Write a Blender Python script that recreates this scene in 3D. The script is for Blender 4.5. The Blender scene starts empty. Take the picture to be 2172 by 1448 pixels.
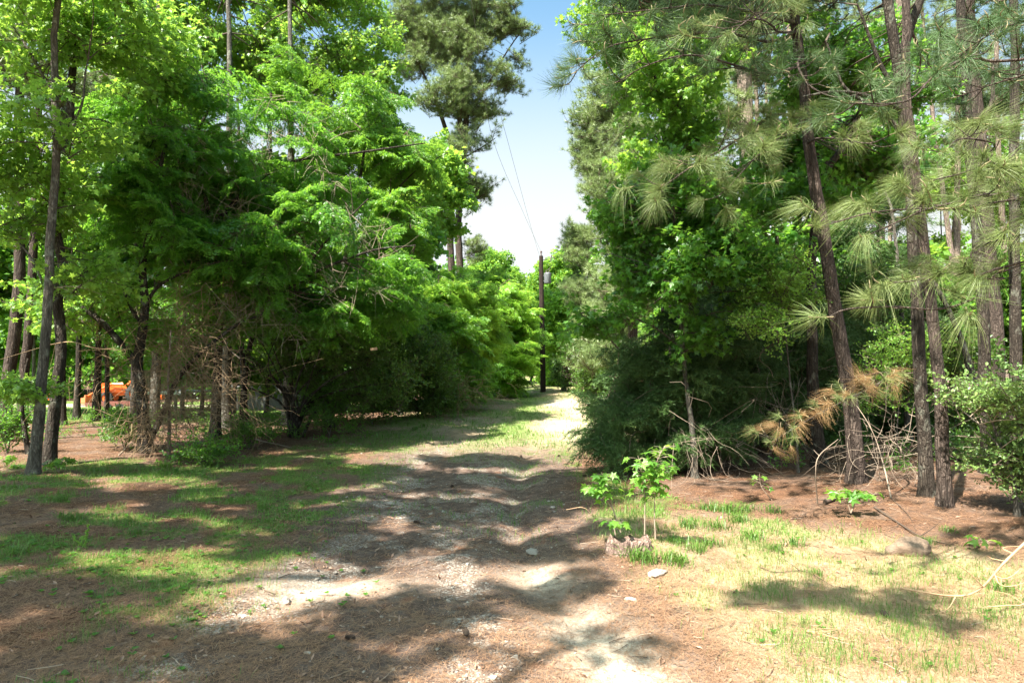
import bpy, math, random
import numpy as np
from mathutils import Vector

# ------------------------------------------------------------------ camera, sky, sun, exposure
SC = bpy.context.scene
COL = SC.collection
CAM_H, FPX, HOR = 2.0, 1448.0, 765.0
cam_d = bpy.data.cameras.new("camera")
cam = bpy.data.objects.new("camera", cam_d)
COL.objects.link(cam)
cam.location = (0, 0, CAM_H)
cam.rotation_euler = (math.radians(90) + math.atan((HOR - 724) / FPX), 0, 0)
cam_d.sensor_width = 36
cam_d.lens = 36 * FPX / 2172
cam_d.clip_start = 0.05
cam_d.clip_end = 1500
SC.camera = cam

SUN_EL, SUN_AZ = 56.0, 222.0     # azimuth clockwise from +Y: behind the camera, to the left
world = bpy.data.worlds.new("World")
SC.world = world
world.use_nodes = True
wn = world.node_tree
bg = wn.nodes["Background"]
sky = wn.nodes.new("ShaderNodeTexSky")
sky.sky_type = 'NISHITA'
sky.sun_disc = False
sky.sun_elevation = math.radians(SUN_EL)
sky.sun_rotation = math.radians(SUN_AZ)
sky.air_density = 1.0
sky.dust_density = 4.5
sky.ozone_density = 1.2
tint = wn.nodes.new("ShaderNodeMix")
tint.data_type = 'RGBA'
tint.blend_type = 'MULTIPLY'
tint.inputs[0].default_value = 1.0
wn.links.new(sky.outputs[0], tint.inputs[6])
tint.inputs[7].default_value = (0.82, 1.13, 1.10, 1)
# the sky pales to a white glare low over the horizon, all round
geo = wn.nodes.new("ShaderNodeTexCoord")
sep = wn.nodes.new("ShaderNodeSeparateXYZ")
wn.links.new(geo.outputs["Generated"], sep.inputs[0])
glr = wn.nodes.new("ShaderNodeMapRange")
glr.interpolation_type = 'SMOOTHSTEP'
for _k, _v in ((1, 0.50), (2, 0.17), (3, 0.0), (4, 1.0)):
    glr.inputs[_k].default_value = _v
wn.links.new(sep.outputs[2], glr.inputs[0])
pale = wn.nodes.new("ShaderNodeMix")
pale.data_type = 'RGBA'
wn.links.new(glr.outputs[0], pale.inputs[0])
wn.links.new(tint.outputs[2], pale.inputs[6])
pale.inputs[7].default_value = (3.3, 3.45, 3.5, 1)
wn.links.new(pale.outputs[2], bg.inputs[0])
bg.inputs[1].default_value = 0.068
sun_d = bpy.data.lights.new("sun", 'SUN')
sun_d.energy = 5.0
sun_d.angle = math.radians(0.55)
sun_d.color = (1.0, 0.93, 0.82)
sun = bpy.data.objects.new("sun", sun_d)
COL.objects.link(sun)
_el, _az = math.radians(SUN_EL), math.radians(SUN_AZ)
SUNV = Vector((math.sin(_az) * math.cos(_el), math.cos(_az) * math.cos(_el), math.sin(_el)))
sun.rotation_euler = SUNV.to_track_quat('Z', 'Y').to_euler()
sun.location = SUNV * 60
SC.view_settings.view_transform = 'Standard'
SC.view_settings.look = 'None'
SC.view_settings.exposure = 2.2
SC.view_settings.gamma = 1
SC.view_settings.use_curve_mapping = False
SC.cycles.use_denoising = True
SC.cycles.max_bounces = 7
SC.cycles.diffuse_bounces = 3
SC.cycles.glossy_bounces = 2
SC.cycles.transmission_bounces = 5
SC.cycles.sample_clamp_indirect = 8

rs = np.random.RandomState
R = random.Random(7)


def px(u, v, Y):
    """a point of the place, from the photograph's pixel and its distance along +Y"""
    return np.array([(u - 1086) / FPX * Y, Y, CAM_H + (HOR - v) / FPX * Y])


# ------------------------------------------------------------------ noise
def _hash(ix, iy, iz, seed):
    h = (ix * 374761393 + iy * 668265263 + iz * 2147483647 + seed * 1274126177) & 0xFFFFFFFF
    h = ((h ^ (h >> 13)) * 1274126177) & 0xFFFFFFFF
    h = (h ^ (h >> 16)) & 0xFFFFFFFF
    return h.astype(np.float64) / 4294967295.0


def vnoise(x, y, z=0.0, seed=0):
    x, y, z = np.broadcast_arrays(np.asarray(x, float), np.asarray(y, float), np.asarray(z, float))
    ix, iy, iz = np.floor(x).astype(np.int64), np.floor(y).astype(np.int64), np.floor(z).astype(np.int64)
    fx, fy, fz = x - ix, y - iy, z - iz
    fx, fy, fz = fx * fx * (3 - 2 * fx), fy * fy * (3 - 2 * fy), fz * fz * (3 - 2 * fz)
    r = 0
    for dx in (0, 1):
        for dy in (0, 1):
            for dz in (0, 1):
                w = (fx if dx else 1 - fx) * (fy if dy else 1 - fy) * (fz if dz else 1 - fz)
                r = r + w * _hash(ix + dx, iy + dy, iz + dz, seed)
    return r * 2 - 1


def fbm(x, y, z=0.0, seed=0, o=3):
    r, a, f = 0, 0.5, 1.0
    for k in range(o):
        r = r + a * vnoise(np.asarray(x) * f, np.asarray(y) * f, np.asarray(z) * f, seed + k * 17)
        a *= 0.5
        f *= 2.1
    return r


def sstep(a, b, x):
    t = np.clip((x - a) / (b - a), 0, 1)
    return t * t * (3 - 2 * t)


# ------------------------------------------------------------------ the ground: shape and what covers it
_YL = [0, 3, 4.56, 6.1, 7.9, 10, 14.8, 22, 30, 41, 60, 80, 120]
_XL = [-3.0, -2.6, -2.3, -1.95, -1.5, -1.7, -1.8, -0.7, -0.2, -0.3, 0.6, -1, -9]
_XR = [1.1, 0.75, 0.5, 0.25, -0.02, -0.05, 0.15, 1.1, 1.6, 1.15, 2.0, 0.6, -7.2]


def ruts(y):
    return np.interp(y, _YL, _XL), np.interp(y, _YL, _XR)


def height(x, y):
    x, y = np.asarray(x, float), np.asarray(y, float)
    xl, xr = ruts(y)
    wob = 0.18 * vnoise(y * 0.9, x * 0.3, seed=3)
    z = 0.16 * fbm(x * 0.16, y * 0.13, seed=5) + 0.05 * fbm(x * 0.9, y * 0.9, seed=8) + 0.016 * fbm(x * 4.5, y * 4.5, seed=11)
    z = z - 0.055 * np.exp(-((x - xl - wob) / 0.34) ** 2) * (0.6 + 0.5 * vnoise(y * 0.7, 0, seed=2))
    gully = np.interp(y, [0, 3.5, 5, 7, 9, 12, 15, 18, 24, 60], [.04, .06, .11, .16, .2, .19, .14, .07, .05, .02])
    rough = 0.014 * fbm(x * 2.9, y * 2.9, seed=61) + 0.022 * fbm(x * 9, y * 9, seed=62)
    z = z + rough * np.exp(-((x - (xl + xr) / 2) / 1.8) ** 2)
    z = z - 0.55 * gully * (1 + 0.25 * vnoise(x * 5, y * 5, seed=64)) * np.exp(-((x - xr - wob) / np.interp(y, [4, 8, 14, 30], [.42, .24, .26, .4])) ** 2)
    crev = (1 - np.abs(vnoise(x * 1.3 + 0.4 * vnoise(x * 4, y * 4, seed=72), y * 0.75, seed=71))) ** 5
    z = z - 0.018 * crev * np.exp(-((x - (xl + xr) / 2) / 1.7) ** 2) * sstep(22, 10, y)
    # side runnel that crosses the track
    t = (x + 2.3) * 0.82 - (y - 5.6) * 0.57
    z = z - 0.05 * np.exp(-(t / 0.25) ** 2) * sstep(-3.2, -2.2, x) * sstep(0.2, -0.6, x) * sstep(4, 5, y) * sstep(9, 7.5, y)
    # banks under the trees
    z = z + 0.16 * sstep(3.2, 5.5, x - 0.12 * (14 - y)) + 0.10 * sstep(-4.5, -8, x)
    # low mound with the stump
    z = z + 0.10 * np.exp(-(((x - 1.35) / 0.55) ** 2 + ((y - 7.6) / 0.5) ** 2))
    # land falls away towards the lawn on the left, rises a little at the far bend
    z = z - 0.042 * np.clip(y - 21, 0, 40) * sstep(-5, -11, x)
    z = z + 0.9 * sstep(60, 160, y) * 1.0
    return z


def gauss(x, y, cx, cy, sx, sy):
    return np.exp(-(((x - cx) / sx) ** 2 + ((y - cy) / sy) ** 2))


def cover(x, y):
    """shares of grass, gravel, sand, dry thatch at a place; the rest is pine straw and leaf litter"""
    x, y = np.asarray(x, float), np.asarray(y, float)
    xl, xr = ruts(y)
    n1 = fbm(x * 0.8, y * 0.8, seed=21)
    n2 = fbm(x * 2.6, y * 2.6, seed=22)
    n3 = fbm(x * 7.5, y * 7.5, seed=23)
    # edges of the woods
    ledge = np.interp(x, [-30, -9.2, -5.2, -4.0, -3.0], [9.5, 12.3, 15.2, 20, 34])
    inleft = sstep(0.8, -0.8, y - ledge + n1 * 1.6) * sstep(-1.7, -2.6, x + n1 * 0.7)
    redge = np.interp(x, [0.8, 1.4, 2.6, 3.7, 5.2, 9], [30, 12.6, 10.3, 8.7, 6.8, 5.0])
    inright = sstep(0.6, -0.6, y - redge + n1 * 1.0) * sstep(0.7, 1.3, x + n1 * 0.5 - np.interp(y, [4, 7, 12], [0.5, 0.2, 0]))
    grass = inleft * sstep(-0.6, 0.05, n1 + 0.7 * n2 - np.interp(y, [4.2, 6.0, 7.0], [0.42, 0.15, -0.25]))
    grass = grass * (0.75 + 0.5 * n3)
    gr = inright * sstep(-0.55, 0.3, n1 + 0.8 * n2 + 0.10)
    grass = grass * sstep(-0.26, 0.12, fbm(x * 1.9 + 9, y * 1.9, seed=27, o=4) + 0.22 * fbm(x * 0.35, y * 0.35, seed=28) + 0.05)
    grass = np.maximum(grass, (0.42 + 0.4 * sstep(6.5, 8.5, y)) * gr * sstep(-0.5, 0.4, n2 + 0.3 * n3))
    far = sstep(13, 20, y) * sstep(5.5, 3.5, np.abs(x - (xl + xr) / 2 - 0.3))
    mid = np.exp(-((x - (xl + xr) / 2) / 0.5) ** 2)
    grass = np.maximum(grass, far * sstep(-0.5, 0.35, n1 + 0.5 * n2 + 0.75 * mid - 0.1))
    trk = np.abs(x - (xl + xr) / 2) < 1.6
    grass = np.maximum(grass, 0.55 * trk * sstep(7.5, 10, y) * sstep(0.0, 0.35, n1 * 0.6 + n2 + 0.12 * mid))
    lawn = sstep(19.5, 21.5, y + n1) * sstep(-7, -10, x + n1) * sstep(62, 55, y)
    grass = np.maximum(grass, lawn)
    # gravel and pale marl
    gv = 0.95 * np.exp(-((x - xl) / 0.45) ** 2) * np.interp(y, [3, 4.5, 6, 9, 12, 18, 26], [0.55, .8, 1, .95, .8, .6, .2])
    ridge = np.interp(y, [3, 4.5, 5.6, 7, 8.5], [-0.10, -0.18, -0.3, -0.55, -0.9])
    gv = np.maximum(gv, 1.0 * np.exp(-((x - ridge) / 0.24) ** 2) * sstep(9, 7.5, y))
    gv = np.maximum(gv, 0.8 * gauss(x, y, -0.5, 11.5, 1.0, 4.2))
    gv = np.maximum(gv, 0.55 * gauss(x, y, -1.6, 12.5, 0.8, 2.5))
    gravel = np.clip(gv * sstep(-0.28, 0.2, n2 + 0.6 * n3 + 0.5 * n1 + 0.02), 0, 1)
    sand = 0.95 * np.exp(-((x - xr - 0.22) / 0.34) ** 2) * sstep(6.4, 5.0, y)
    sand = np.maximum(sand, 0.8 * gauss(x, y, 0.3, 6.75, 0.32, 0.45))
    sand = np.maximum(sand, 0.75 * gauss(x, y, -1.75, 6.3, 0.7, 0.32))
    sand = np.maximum(sand, 0.7 * gauss(x, y, 1.9, 20.5, 1.0, 3.0))
    sand = np.maximum(sand, 0.75 * gauss(x, y, 2.2, 31, 0.9, 2.5))
    sand = np.maximum(sand, 0.5 * gauss(x, y, 2.6, 27, 0.6, 5))
    sand = np.maximum(sand, 0.8 * gauss(x, y, 2.3, 4.2, 0.8, 0.35))
    sand = np.maximum(sand, 0.95 * sstep(-16, -18, x + 0.1 * n1) * np.exp(-((y - 43) / 2.2) ** 2))
    sand = np.clip(sand * sstep(-0.7, 0.1, n2 + n1 * 0.5 + 0.2), 0, 1)
    dry = inright * sstep(10, 8, y) * np.clip(0.5 + 0.6 * sstep(-0.3, 0.22, n2 + 0.8 * n1), 0, 1)
    dry = np.maximum(dry, far * 0.6)
    grass = np.clip(grass * (1 - 0.75 * gravel) * (1 - 0.85 * sand), 0, 1)
    return grass, gravel, sand, np.clip(dry, 0, 1)


# ------------------------------------------------------------------ mesh buffer
class Buf:
    def __init__(s):
        s.v, s.f, s.t, s.n = [], [], [], 0

    def add(s, V, F, tone=0.5):
        V = np.asarray(V, np.float64).reshape(-1, 3)
        F = np.asarray(F, np.int64)
        s.v.append(V)
        s.f.append(F + s.n)
        t = np.asarray(tone, float)
        s.t.append(np.broadcast_to(t, (len(V),)).copy() if t.ndim == 0 else t)
        s.n += len(V)

    def stamp(s, tv, tf, P, D, N, size, tone=0.5, wid=1.0):
        """copy template (x side, y along, z normal) to every P"""
        P = np.asarray(P, float).reshape(-1, 3)
        n = len(P)
        if n == 0:
            return
        D = unit(np.asarray(D, float).reshape(-1, 3))
        S = unit(np.cross(D, N))
        N = np.cross(S, D)
        tv = np.asarray(tv, float)
        tf = np.asarray(tf, np.int64)
        sz = np.broadcast_to(np.asarray(size, float), (n,))[:, None, None]
        wd = np.broadcast_to(np.asarray(wid, float), (n,))[:, None, None]
        V = P[:, None, :] + sz * (tv[None, :, 0:1] * wd * S[:, None, :] + tv[None, :, 1:2] * D[:, None, :] + tv[None, :, 2:3] * N[:, None, :])
        k = len(tv)
        F = (tf[None] + (np.arange(n) * k)[:, None, None]).reshape(-1, tf.shape[1])
        t = np.repeat(np.broadcast_to(np.asarray(tone, float), (n,)), k)
        s.add(V.reshape(-1, 3), F, t)

    def mesh(s, name, mats, smooth=False, extra=None):
        V = np.concatenate(s.v) if s.v else np.zeros((0, 3))
        me = bpy.data.meshes.new(name)
        me.vertices.add(len(V))
        me.vertices.foreach_set("co", V.astype(np.float32).ravel())
        loops = np.concatenate([f.ravel() for f in s.f]) if s.f else np.zeros(0, int)
        cnt = np.concatenate([np.full(len(f), f.shape[1]) for f in s.f]) if s.f else np.zeros(0, int)
        me.loops.add(len(loops))
        me.loops.foreach_set("vertex_index", loops.astype(np.int32))
        me.polygons.add(len(cnt))
        me.polygons.foreach_set("loop_start", (np.cumsum(cnt) - cnt).astype(np.int32))
        me.polygons.foreach_set("loop_total", cnt.astype(np.int32))
        me.polygons.foreach_set("use_smooth", np.full(len(cnt), smooth))
        a = me.attributes.new("tone", 'FLOAT', 'POINT')
        a.data.foreach_set("value", (np.concatenate(s.t) if s.t else np.zeros(0)).astype(np.float32))
        for k, arr in (extra or {}).items():
            a = me.attributes.new(k, 'FLOAT', 'POINT')
            a.data.foreach_set("value", np.asarray(arr, np.float32))
        for m in (mats if isinstance(mats, (list, tuple)) else [mats]):
            me.materials.append(m)
        me.update(calc_edges=True)
        return me


def unit(v):
    return v / np.maximum(np.linalg.norm(v, axis=-1, keepdims=True), 1e-9)


def tube(buf, pts, rad, sides=6, tone=0.5, bark=0.0, seed=0, cap=True):
    pts = np.asarray(pts, float)
    rad = np.broadcast_to(np.asarray(rad, float), (len(pts),))
    T = unit(np.gradient(pts, axis=0))
    ref = np.array([0.9, 0.1, 0.05]) if abs(T[0][2]) > 0.7 else np.array([0.05, 0.1, 1.0])
    A = unit(np.cross(T, ref))
    B = np.cross(T, A)
    th = np.linspace(0, 2 * np.pi, sides, endpoint=False)
    r = rad[:, None] * np.ones(sides)
    if bark:
        z = np.cumsum(np.r_[0, np.linalg.norm(np.diff(pts, axis=0), axis=1)])[:, None]
        cx, sx = np.cos(th)[None], np.sin(th)[None]
        r = r * (1 + bark * fbm(cx * 3.2 + seed, sx * 3.2, z * 3.0, seed=seed, o=3) + 0.5 * bark * fbm(cx * 8, sx * 8 + seed, z * 7, seed=seed + 5, o=2))
    V = pts[:, None] + r[..., None] * (np.cos(th)[None, :, None] * A[:, None] + np.sin(th)[None, :, None] * B[:, None])
    n, k = len(pts), sides
    i = np.arange(n - 1)[:, None] * k
    j = np.arange(k)[None]
    j2 = (j + 1) % k
    F = np.stack([i + j, i + j2, i + k + j2, i + k + j], -1).reshape(-1, 4)
    buf.add(V.reshape(-1, 3), F, tone)
    if cap:
        c = np.array([[0, a, a + 1] for a in range(1, k - 1)])
        b2 = V[-1]
        buf.add(b2, c, tone)
        buf.add(V[0], c[:, ::-1], tone)


def smooth_path(pts, step=0.1, wob=0.0, seed=0):
    """Catmull-Rom through the points, resampled, with a little wander"""
    P = np.asarray(pts, float)
    if len(P) == 2:
        P = np.array([P[0], (P[0] + P[1]) / 2, P[1]])
    Q = np.vstack([2 * P[0] - P[1], P, 2 * P[-1] - P[-2]])
    out = []
    for i in range(1, len(Q) - 2):
        L = np.linalg.norm(Q[i + 1] - Q[i])
        n = max(2, int(L / step))
        t = np.linspace(0, 1, n, endpoint=False)[:, None]
        out.append(0.5 * (2 * Q[i] + (Q[i + 1] - Q[i - 1]) * t + (2 * Q[i - 1] - 5 * Q[i] + 4 * Q[i + 1] - Q[i + 2]) * t ** 2 + (-Q[i - 1] + 3 * Q[i] - 3 * Q[i + 1] + Q[i + 2]) * t ** 3))
    out = np.vstack(out + [P[-1:]])
    if wob:
        s = np.arange(len(out)) * step
        f = 1.3
        out = out + wob * np.stack([fbm(s * f, seed, 0, seed=seed), fbm(s * f, seed, 5, seed=seed + 1), 0 * s], -1) * np.minimum(1, s / 0.5)[:, None]
    return out


def box(buf, c, h, rz=0.0, tone=0.5):
    c, h = np.array(c, float), np.array(h, float)
    V = np.array([[x, y, z] for x in (-1, 1) for y in (-1, 1) for z in (-1, 1)], float) * h
    ca, sa = math.cos(rz), math.sin(rz)
    V = np.stack([V[:, 0] * ca - V[:, 1] * sa, V[:, 0] * sa + V[:, 1] * ca, V[:, 2]], -1) + c
    F = [[0, 1, 3, 2], [4, 6, 7, 5], [0, 4, 5, 1], [2, 3, 7, 6], [0, 2, 6, 4], [1, 5, 7, 3]]
    buf.add(V, F, tone)


# ------------------------------------------------------------------ object helpers
def link(name, data, parent=None, loc=None, rot=None, scale=None, **props):
    o = bpy.data.objects.new(name, data)
    COL.objects.link(o)
    if parent is not None:
        o.parent = parent
    if loc is not None:
        o.location = loc
    if rot is not None:
        o.rotation_euler = rot
    if scale is not None:
        o.scale = (scale,) * 3 if np.isscalar(scale) else scale
    for k, v in props.items():
        if v is not None:
            o[k] = v
    return o


def thing(name, label, cat, loc=(0, 0, 0), group=None, rz=0.0):
    return link(name, None, None, loc, (0, 0, rz), label=label, category=cat, group=group)


# ------------------------------------------------------------------ materials
class NT:
    def __init__(s, name):
        s.m = bpy.data.materials.new(name)
        s.m.use_nodes = True
        s.t = s.m.node_tree
        s.t.nodes.clear()
        s.out = s.t.nodes.new("ShaderNodeOutputMaterial")

    def n(s, typ, ins=None, **kw):
        nd = s.t.nodes.new(typ)
        for k, v in kw.items():
            setattr(nd, k, v)
        for k, v in (ins or {}).items():
            s.set(nd, k, v)
        return nd

    def set(s, nd, k, v):
        if hasattr(v, "is_output") or isinstance(v, bpy.types.NodeSocket):
            s.t.links.new(v, nd.inputs[k])
        else:
            nd.inputs[k].default_value = v

    def mix(s, f, a, b, blend='MIX'):
        nd = s.t.nodes.new("ShaderNodeMix")
        nd.data_type = 'RGBA'
        nd.blend_type = blend
        nd.clamp_factor = True
        s.set(nd, 0, f)
        for k, v in ((6, a), (7, b)):
            if isinstance(v, tuple) and len(v) == 3:
                v = v + (1,)
            s.set(nd, k, v)
        return nd.outputs[2]

    def noise(s, vec, scale, detail=4, rough=0.6, dist=0.0):
        nd = s.n("ShaderNodeTexNoise", {"Scale": scale, "Detail": detail, "Roughness": rough, "Distortion": dist})
        if vec is not None:
            s.t.links.new(vec, nd.inputs["Vector"])
        return nd.outputs[0]

    def ramp(s, f, a, b):
        nd = s.n("ShaderNodeMapRange", {0: f, 1: a, 2: b})
        return nd.outputs[0]

    def math(s, op, a, b=0.0, c=0.0):
        nd = s.n("ShaderNodeMath", {0: a, 1: b, 2: c}, operation=op)
        return nd.outputs[0]

    def attr(s, name):
        return s.n("ShaderNodeAttribute", attribute_name=name).outputs["Fac"]

    def coord(s, which="Object", scale=(1, 1, 1), rot=(0, 0, 0)):
        c = s.n("ShaderNodeTexCoord").outputs[which]
        return s.n("ShaderNodeMapping", {"Vector": c, "Scale": scale, "Rotation": rot}).outputs[0]


def leaf_mat(name, dark, light, trans, k=0.42, rough=0.4, spec=0.5):
    """two-sided thin leaf: reflects, and lets some light through"""
    m = NT(name)
    tone = m.attr("tone")
    rnd = m.n("ShaderNodeObjectInfo").outputs["Random"]
    f = m.math('ADD', m.math('MULTIPLY', tone, 0.6), m.math('MULTIPLY', rnd, 0.45))
    c = m.mix(f, dark, light)
    tc = m.mix(f, tuple(x * 0.72 for x in trans), trans)
    p = m.n("ShaderNodeBsdfPrincipled", {"Base Color": c, "Roughness": rough, "Specular IOR Level": spec})
    t = m.n("ShaderNodeBsdfTranslucent", {"Color": tc})
    mx = m.n("ShaderNodeMixShader", {0: k, 1: p.outputs[0], 2: t.outputs[0]})
    m.t.links.new(mx.outputs[0], m.out.inputs[0])
    return m.m


def plain(name, col, rough=0.7, col2=None, scale=8.0, metal=0.0, bump=0.0, spec=0.4, det=5):
    m = NT(name)
    v = m.coord("Object")
    nz = m.noise(v, scale, det)
    c = m.mix(m.ramp(nz, 0.3, 0.7), col, col2 or tuple(x * 0.7 for x in col))
    c = m.mix(m.math('MULTIPLY', m.attr("tone"), 0.5), c, tuple(min(1, x * 1.35) for x in col))
    p = m.n("ShaderNodeBsdfPrincipled", {"Base Color": c, "Roughness": rough, "Metallic": metal, "Specular IOR Level": spec})
    if bump:
        b = m.n("ShaderNodeBump", {"Height": nz, "Strength": bump, "Distance": 0.02})
        m.t.links.new(b.outputs[0], p.inputs["Normal"])
    m.t.links.new(p.outputs[0], m.out.inputs[0])
    return m.m


def bark_mat(name, deep, mid, pale, fx=26.0, fz=5.0, bump=0.9, lichen=0.0):
    m = NT(name)
    v = m.coord("Object", (fx, fx, fz))
    wv = m.noise(m.coord("Object", (4, 4, 4)), 1.0, 3)
    vm = m.n("ShaderNodeVectorMath", {0: v, 1: m.n("ShaderNodeCombineXYZ", {0: m.math('MULTIPLY', wv, 4), 1: m.math('MULTIPLY', wv, 3), 2: m.math('MULTIPLY', wv, 2)}).outputs[0]}, operation='ADD').outputs[0]
    vor = m.n("ShaderNodeTexVoronoi", {"Vector": vm, "Scale": 1.0}, feature='DISTANCE_TO_EDGE').outputs["Distance"]
    crack = m.math('MULTIPLY', m.ramp(vor, -0.12, 0.26), m.ramp(m.noise(m.coord("Object", (fx * .7, fx * .7, fz * .35)), 1.0, 4, 0.7), 0.32, 0.55))
    fine = m.noise(m.coord("Object", (60, 60, 22)), 1.0, 5, 0.7)
    big = m.noise(m.coord("Object", (2.5, 2.5, 1.2)), 1.0, 3)
    plate = m.mix(m.ramp(fine, 0.3, 0.72), mid, pale)
    plate = m.mix(m.math('MULTIPLY', m.ramp(big, 0.45, 0.7), 0.5), plate, tuple(x * 0.6 for x in mid))
    c = m.mix(crack, deep, plate)
    if lichen:
        c = m.mix(m.math('MULTIPLY', m.ramp(m.noise(m.coord("Object", (7, 7, 5)), 1.0, 4), 0.55, 0.7), lichen), c, (0.42, 0.45, 0.36))
    h = m.math('ADD', crack, m.math('MULTIPLY', fine, 0.45))
    b = m.n("ShaderNodeBump", {"Height": h, "Strength": bump, "Distance": 0.03})
    p = m.n("ShaderNodeBsdfPrincipled", {"Base Color": c, "Roughness": 0.9, "Specular IOR Level": 0.15, "Normal": b.outputs[0]})
    m.t.links.new(p.outputs[0], m.out.inputs[0])
    return m.m


M = {}
M['feather'] = leaf_mat("feathery_leaf", (0.025, 0.10, 0.014), (0.10, 0.25, 0.03), (0.27, 0.56, 0.05), 0.5)
M['lime'] = leaf_mat('sun_toned_lime_leaf', (0.08, 0.22, 0.02), (0.22, 0.42, 0.05), (0.5, 0.78, 0.09), 0.5)  # brighter leaf copy: sunlight the shaded trees miss is put into the colour
M['feather_bright'] = leaf_mat("bright_feathery_leaf", (0.045, 0.15, 0.015), (0.12, 0.27, 0.03), (0.30, 0.55, 0.05), 0.45)
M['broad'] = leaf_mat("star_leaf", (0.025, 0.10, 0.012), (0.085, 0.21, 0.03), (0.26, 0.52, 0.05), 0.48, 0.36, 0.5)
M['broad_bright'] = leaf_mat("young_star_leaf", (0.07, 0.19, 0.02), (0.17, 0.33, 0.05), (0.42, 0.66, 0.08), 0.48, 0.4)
M['needle'] = leaf_mat("pine_needle", (0.03, 0.075, 0.028), (0.105, 0.17, 0.065), (0.13, 0.22, 0.06), 0.22, 0.5, 0.35)
M['needle_lit'] = leaf_mat('sun_toned_pine_needle', (0.045, 0.10, 0.025), (0.21, 0.25, 0.085), (0.24, 0.32, 0.09), 0.25, 0.5, 0.35)  # lit copy of the pine needle, sunlight put into its paler green
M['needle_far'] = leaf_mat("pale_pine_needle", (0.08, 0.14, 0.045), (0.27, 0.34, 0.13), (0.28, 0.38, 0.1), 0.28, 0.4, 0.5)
M['needle_dead'] = leaf_mat("dead_pine_needle", (0.15, 0.08, 0.035), (0.38, 0.25, 0.12), (0.28, 0.17, 0.06), 0.2, 0.6, 0.2)
M['cedar'] = leaf_mat("cedar_scale_leaf", (0.022, 0.06, 0.014), (0.10, 0.18, 0.05), (0.09, 0.17, 0.04), 0.22, 0.5, 0.3)
M['shrub'] = leaf_mat("shrub_leaf", (0.03, 0.085, 0.012), (0.09, 0.18, 0.03), (0.2, 0.36, 0.05), 0.38)
M['holly'] = leaf_mat("glossy_shrub_leaf", (0.05, 0.13, 0.03), (0.22, 0.33, 0.09), (0.3, 0.45, 0.08), 0.32, 0.42, 0.5)
M['grass'] = leaf_mat("grass_blade", (0.035, 0.11, 0.012), (0.13, 0.24, 0.04), (0.2, 0.36, 0.05), 0.33, 0.45)
M['grass_dry'] = leaf_mat("dry_grass_blade", (0.22, 0.18, 0.08), (0.46, 0.38, 0.22), (0.35, 0.3, 0.12), 0.25, 0.6)
M['straw'] = leaf_mat("fallen_pine_needle", (0.08, 0.038, 0.022), (0.44, 0.26, 0.15), (0.25, 0.12, 0.05), 0.12, 0.55, 0.3)
M['litter'] = leaf_mat("dead_leaf", (0.13, 0.07, 0.045), (0.36, 0.25, 0.18), (0.2, 0.12, 0.06), 0.1, 0.6, 0.3)
M['catkin'] = plain("pine_shoot", (0.22, 0.18, 0.10), 0.8)
M['tan_rock'] = plain('tan_rock', (0.19, 0.135, 0.095), 0.95, (0.10, 0.07, 0.05), 9, bump=0.6)
M['stone'] = plain("limestone", (0.30, 0.27, 0.23), 0.95, (0.17, 0.14, 0.115), 60, bump=0.3)
M['twig'] = plain("grey_twig", (0.30, 0.24, 0.18), 0.85, (0.18, 0.13, 0.10), 25)
M['twig_dark'] = plain("dark_twig", (0.075, 0.052, 0.038), 0.9, (0.04, 0.028, 0.02), 25)
M['twig_tan'] = plain("tan_vine", (0.26, 0.18, 0.10), 0.85, (0.13, 0.08, 0.05), 15)
M['peeled'] = plain("peeled_branch", (0.42, 0.27, 0.15), 0.7, (0.20, 0.12, 0.07), 22, bump=0.5)
M['bark_pine'] = bark_mat("pine_bark", (0.018, 0.014, 0.012), (0.075, 0.054, 0.044), (0.18, 0.14, 0.118), 26, 4.0)
M['bark_pine_pale'] = bark_mat("sunny_pine_bark", (0.08, 0.06, 0.05), (0.28, 0.21, 0.165), (0.45, 0.36, 0.3), 20, 4)  # paler copy of the pine bark with full sun put into the colour
M['bark_grey'] = bark_mat("grey_bark", (0.035, 0.031, 0.025), (0.115, 0.10, 0.08), (0.22, 0.20, 0.17), 40, 9, 0.6, 0.4)
M['bark_dark'] = bark_mat("dark_bark", (0.014, 0.011, 0.009), (0.05, 0.04, 0.031), (0.11, 0.09, 0.073), 30, 6, 0.8, 0.25)
M['pole'] = bark_mat("creosote_pole", (0.012, 0.009, 0.008), (0.035, 0.024, 0.02), (0.07, 0.05, 0.04), 40, 1.2, 0.3)


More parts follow.
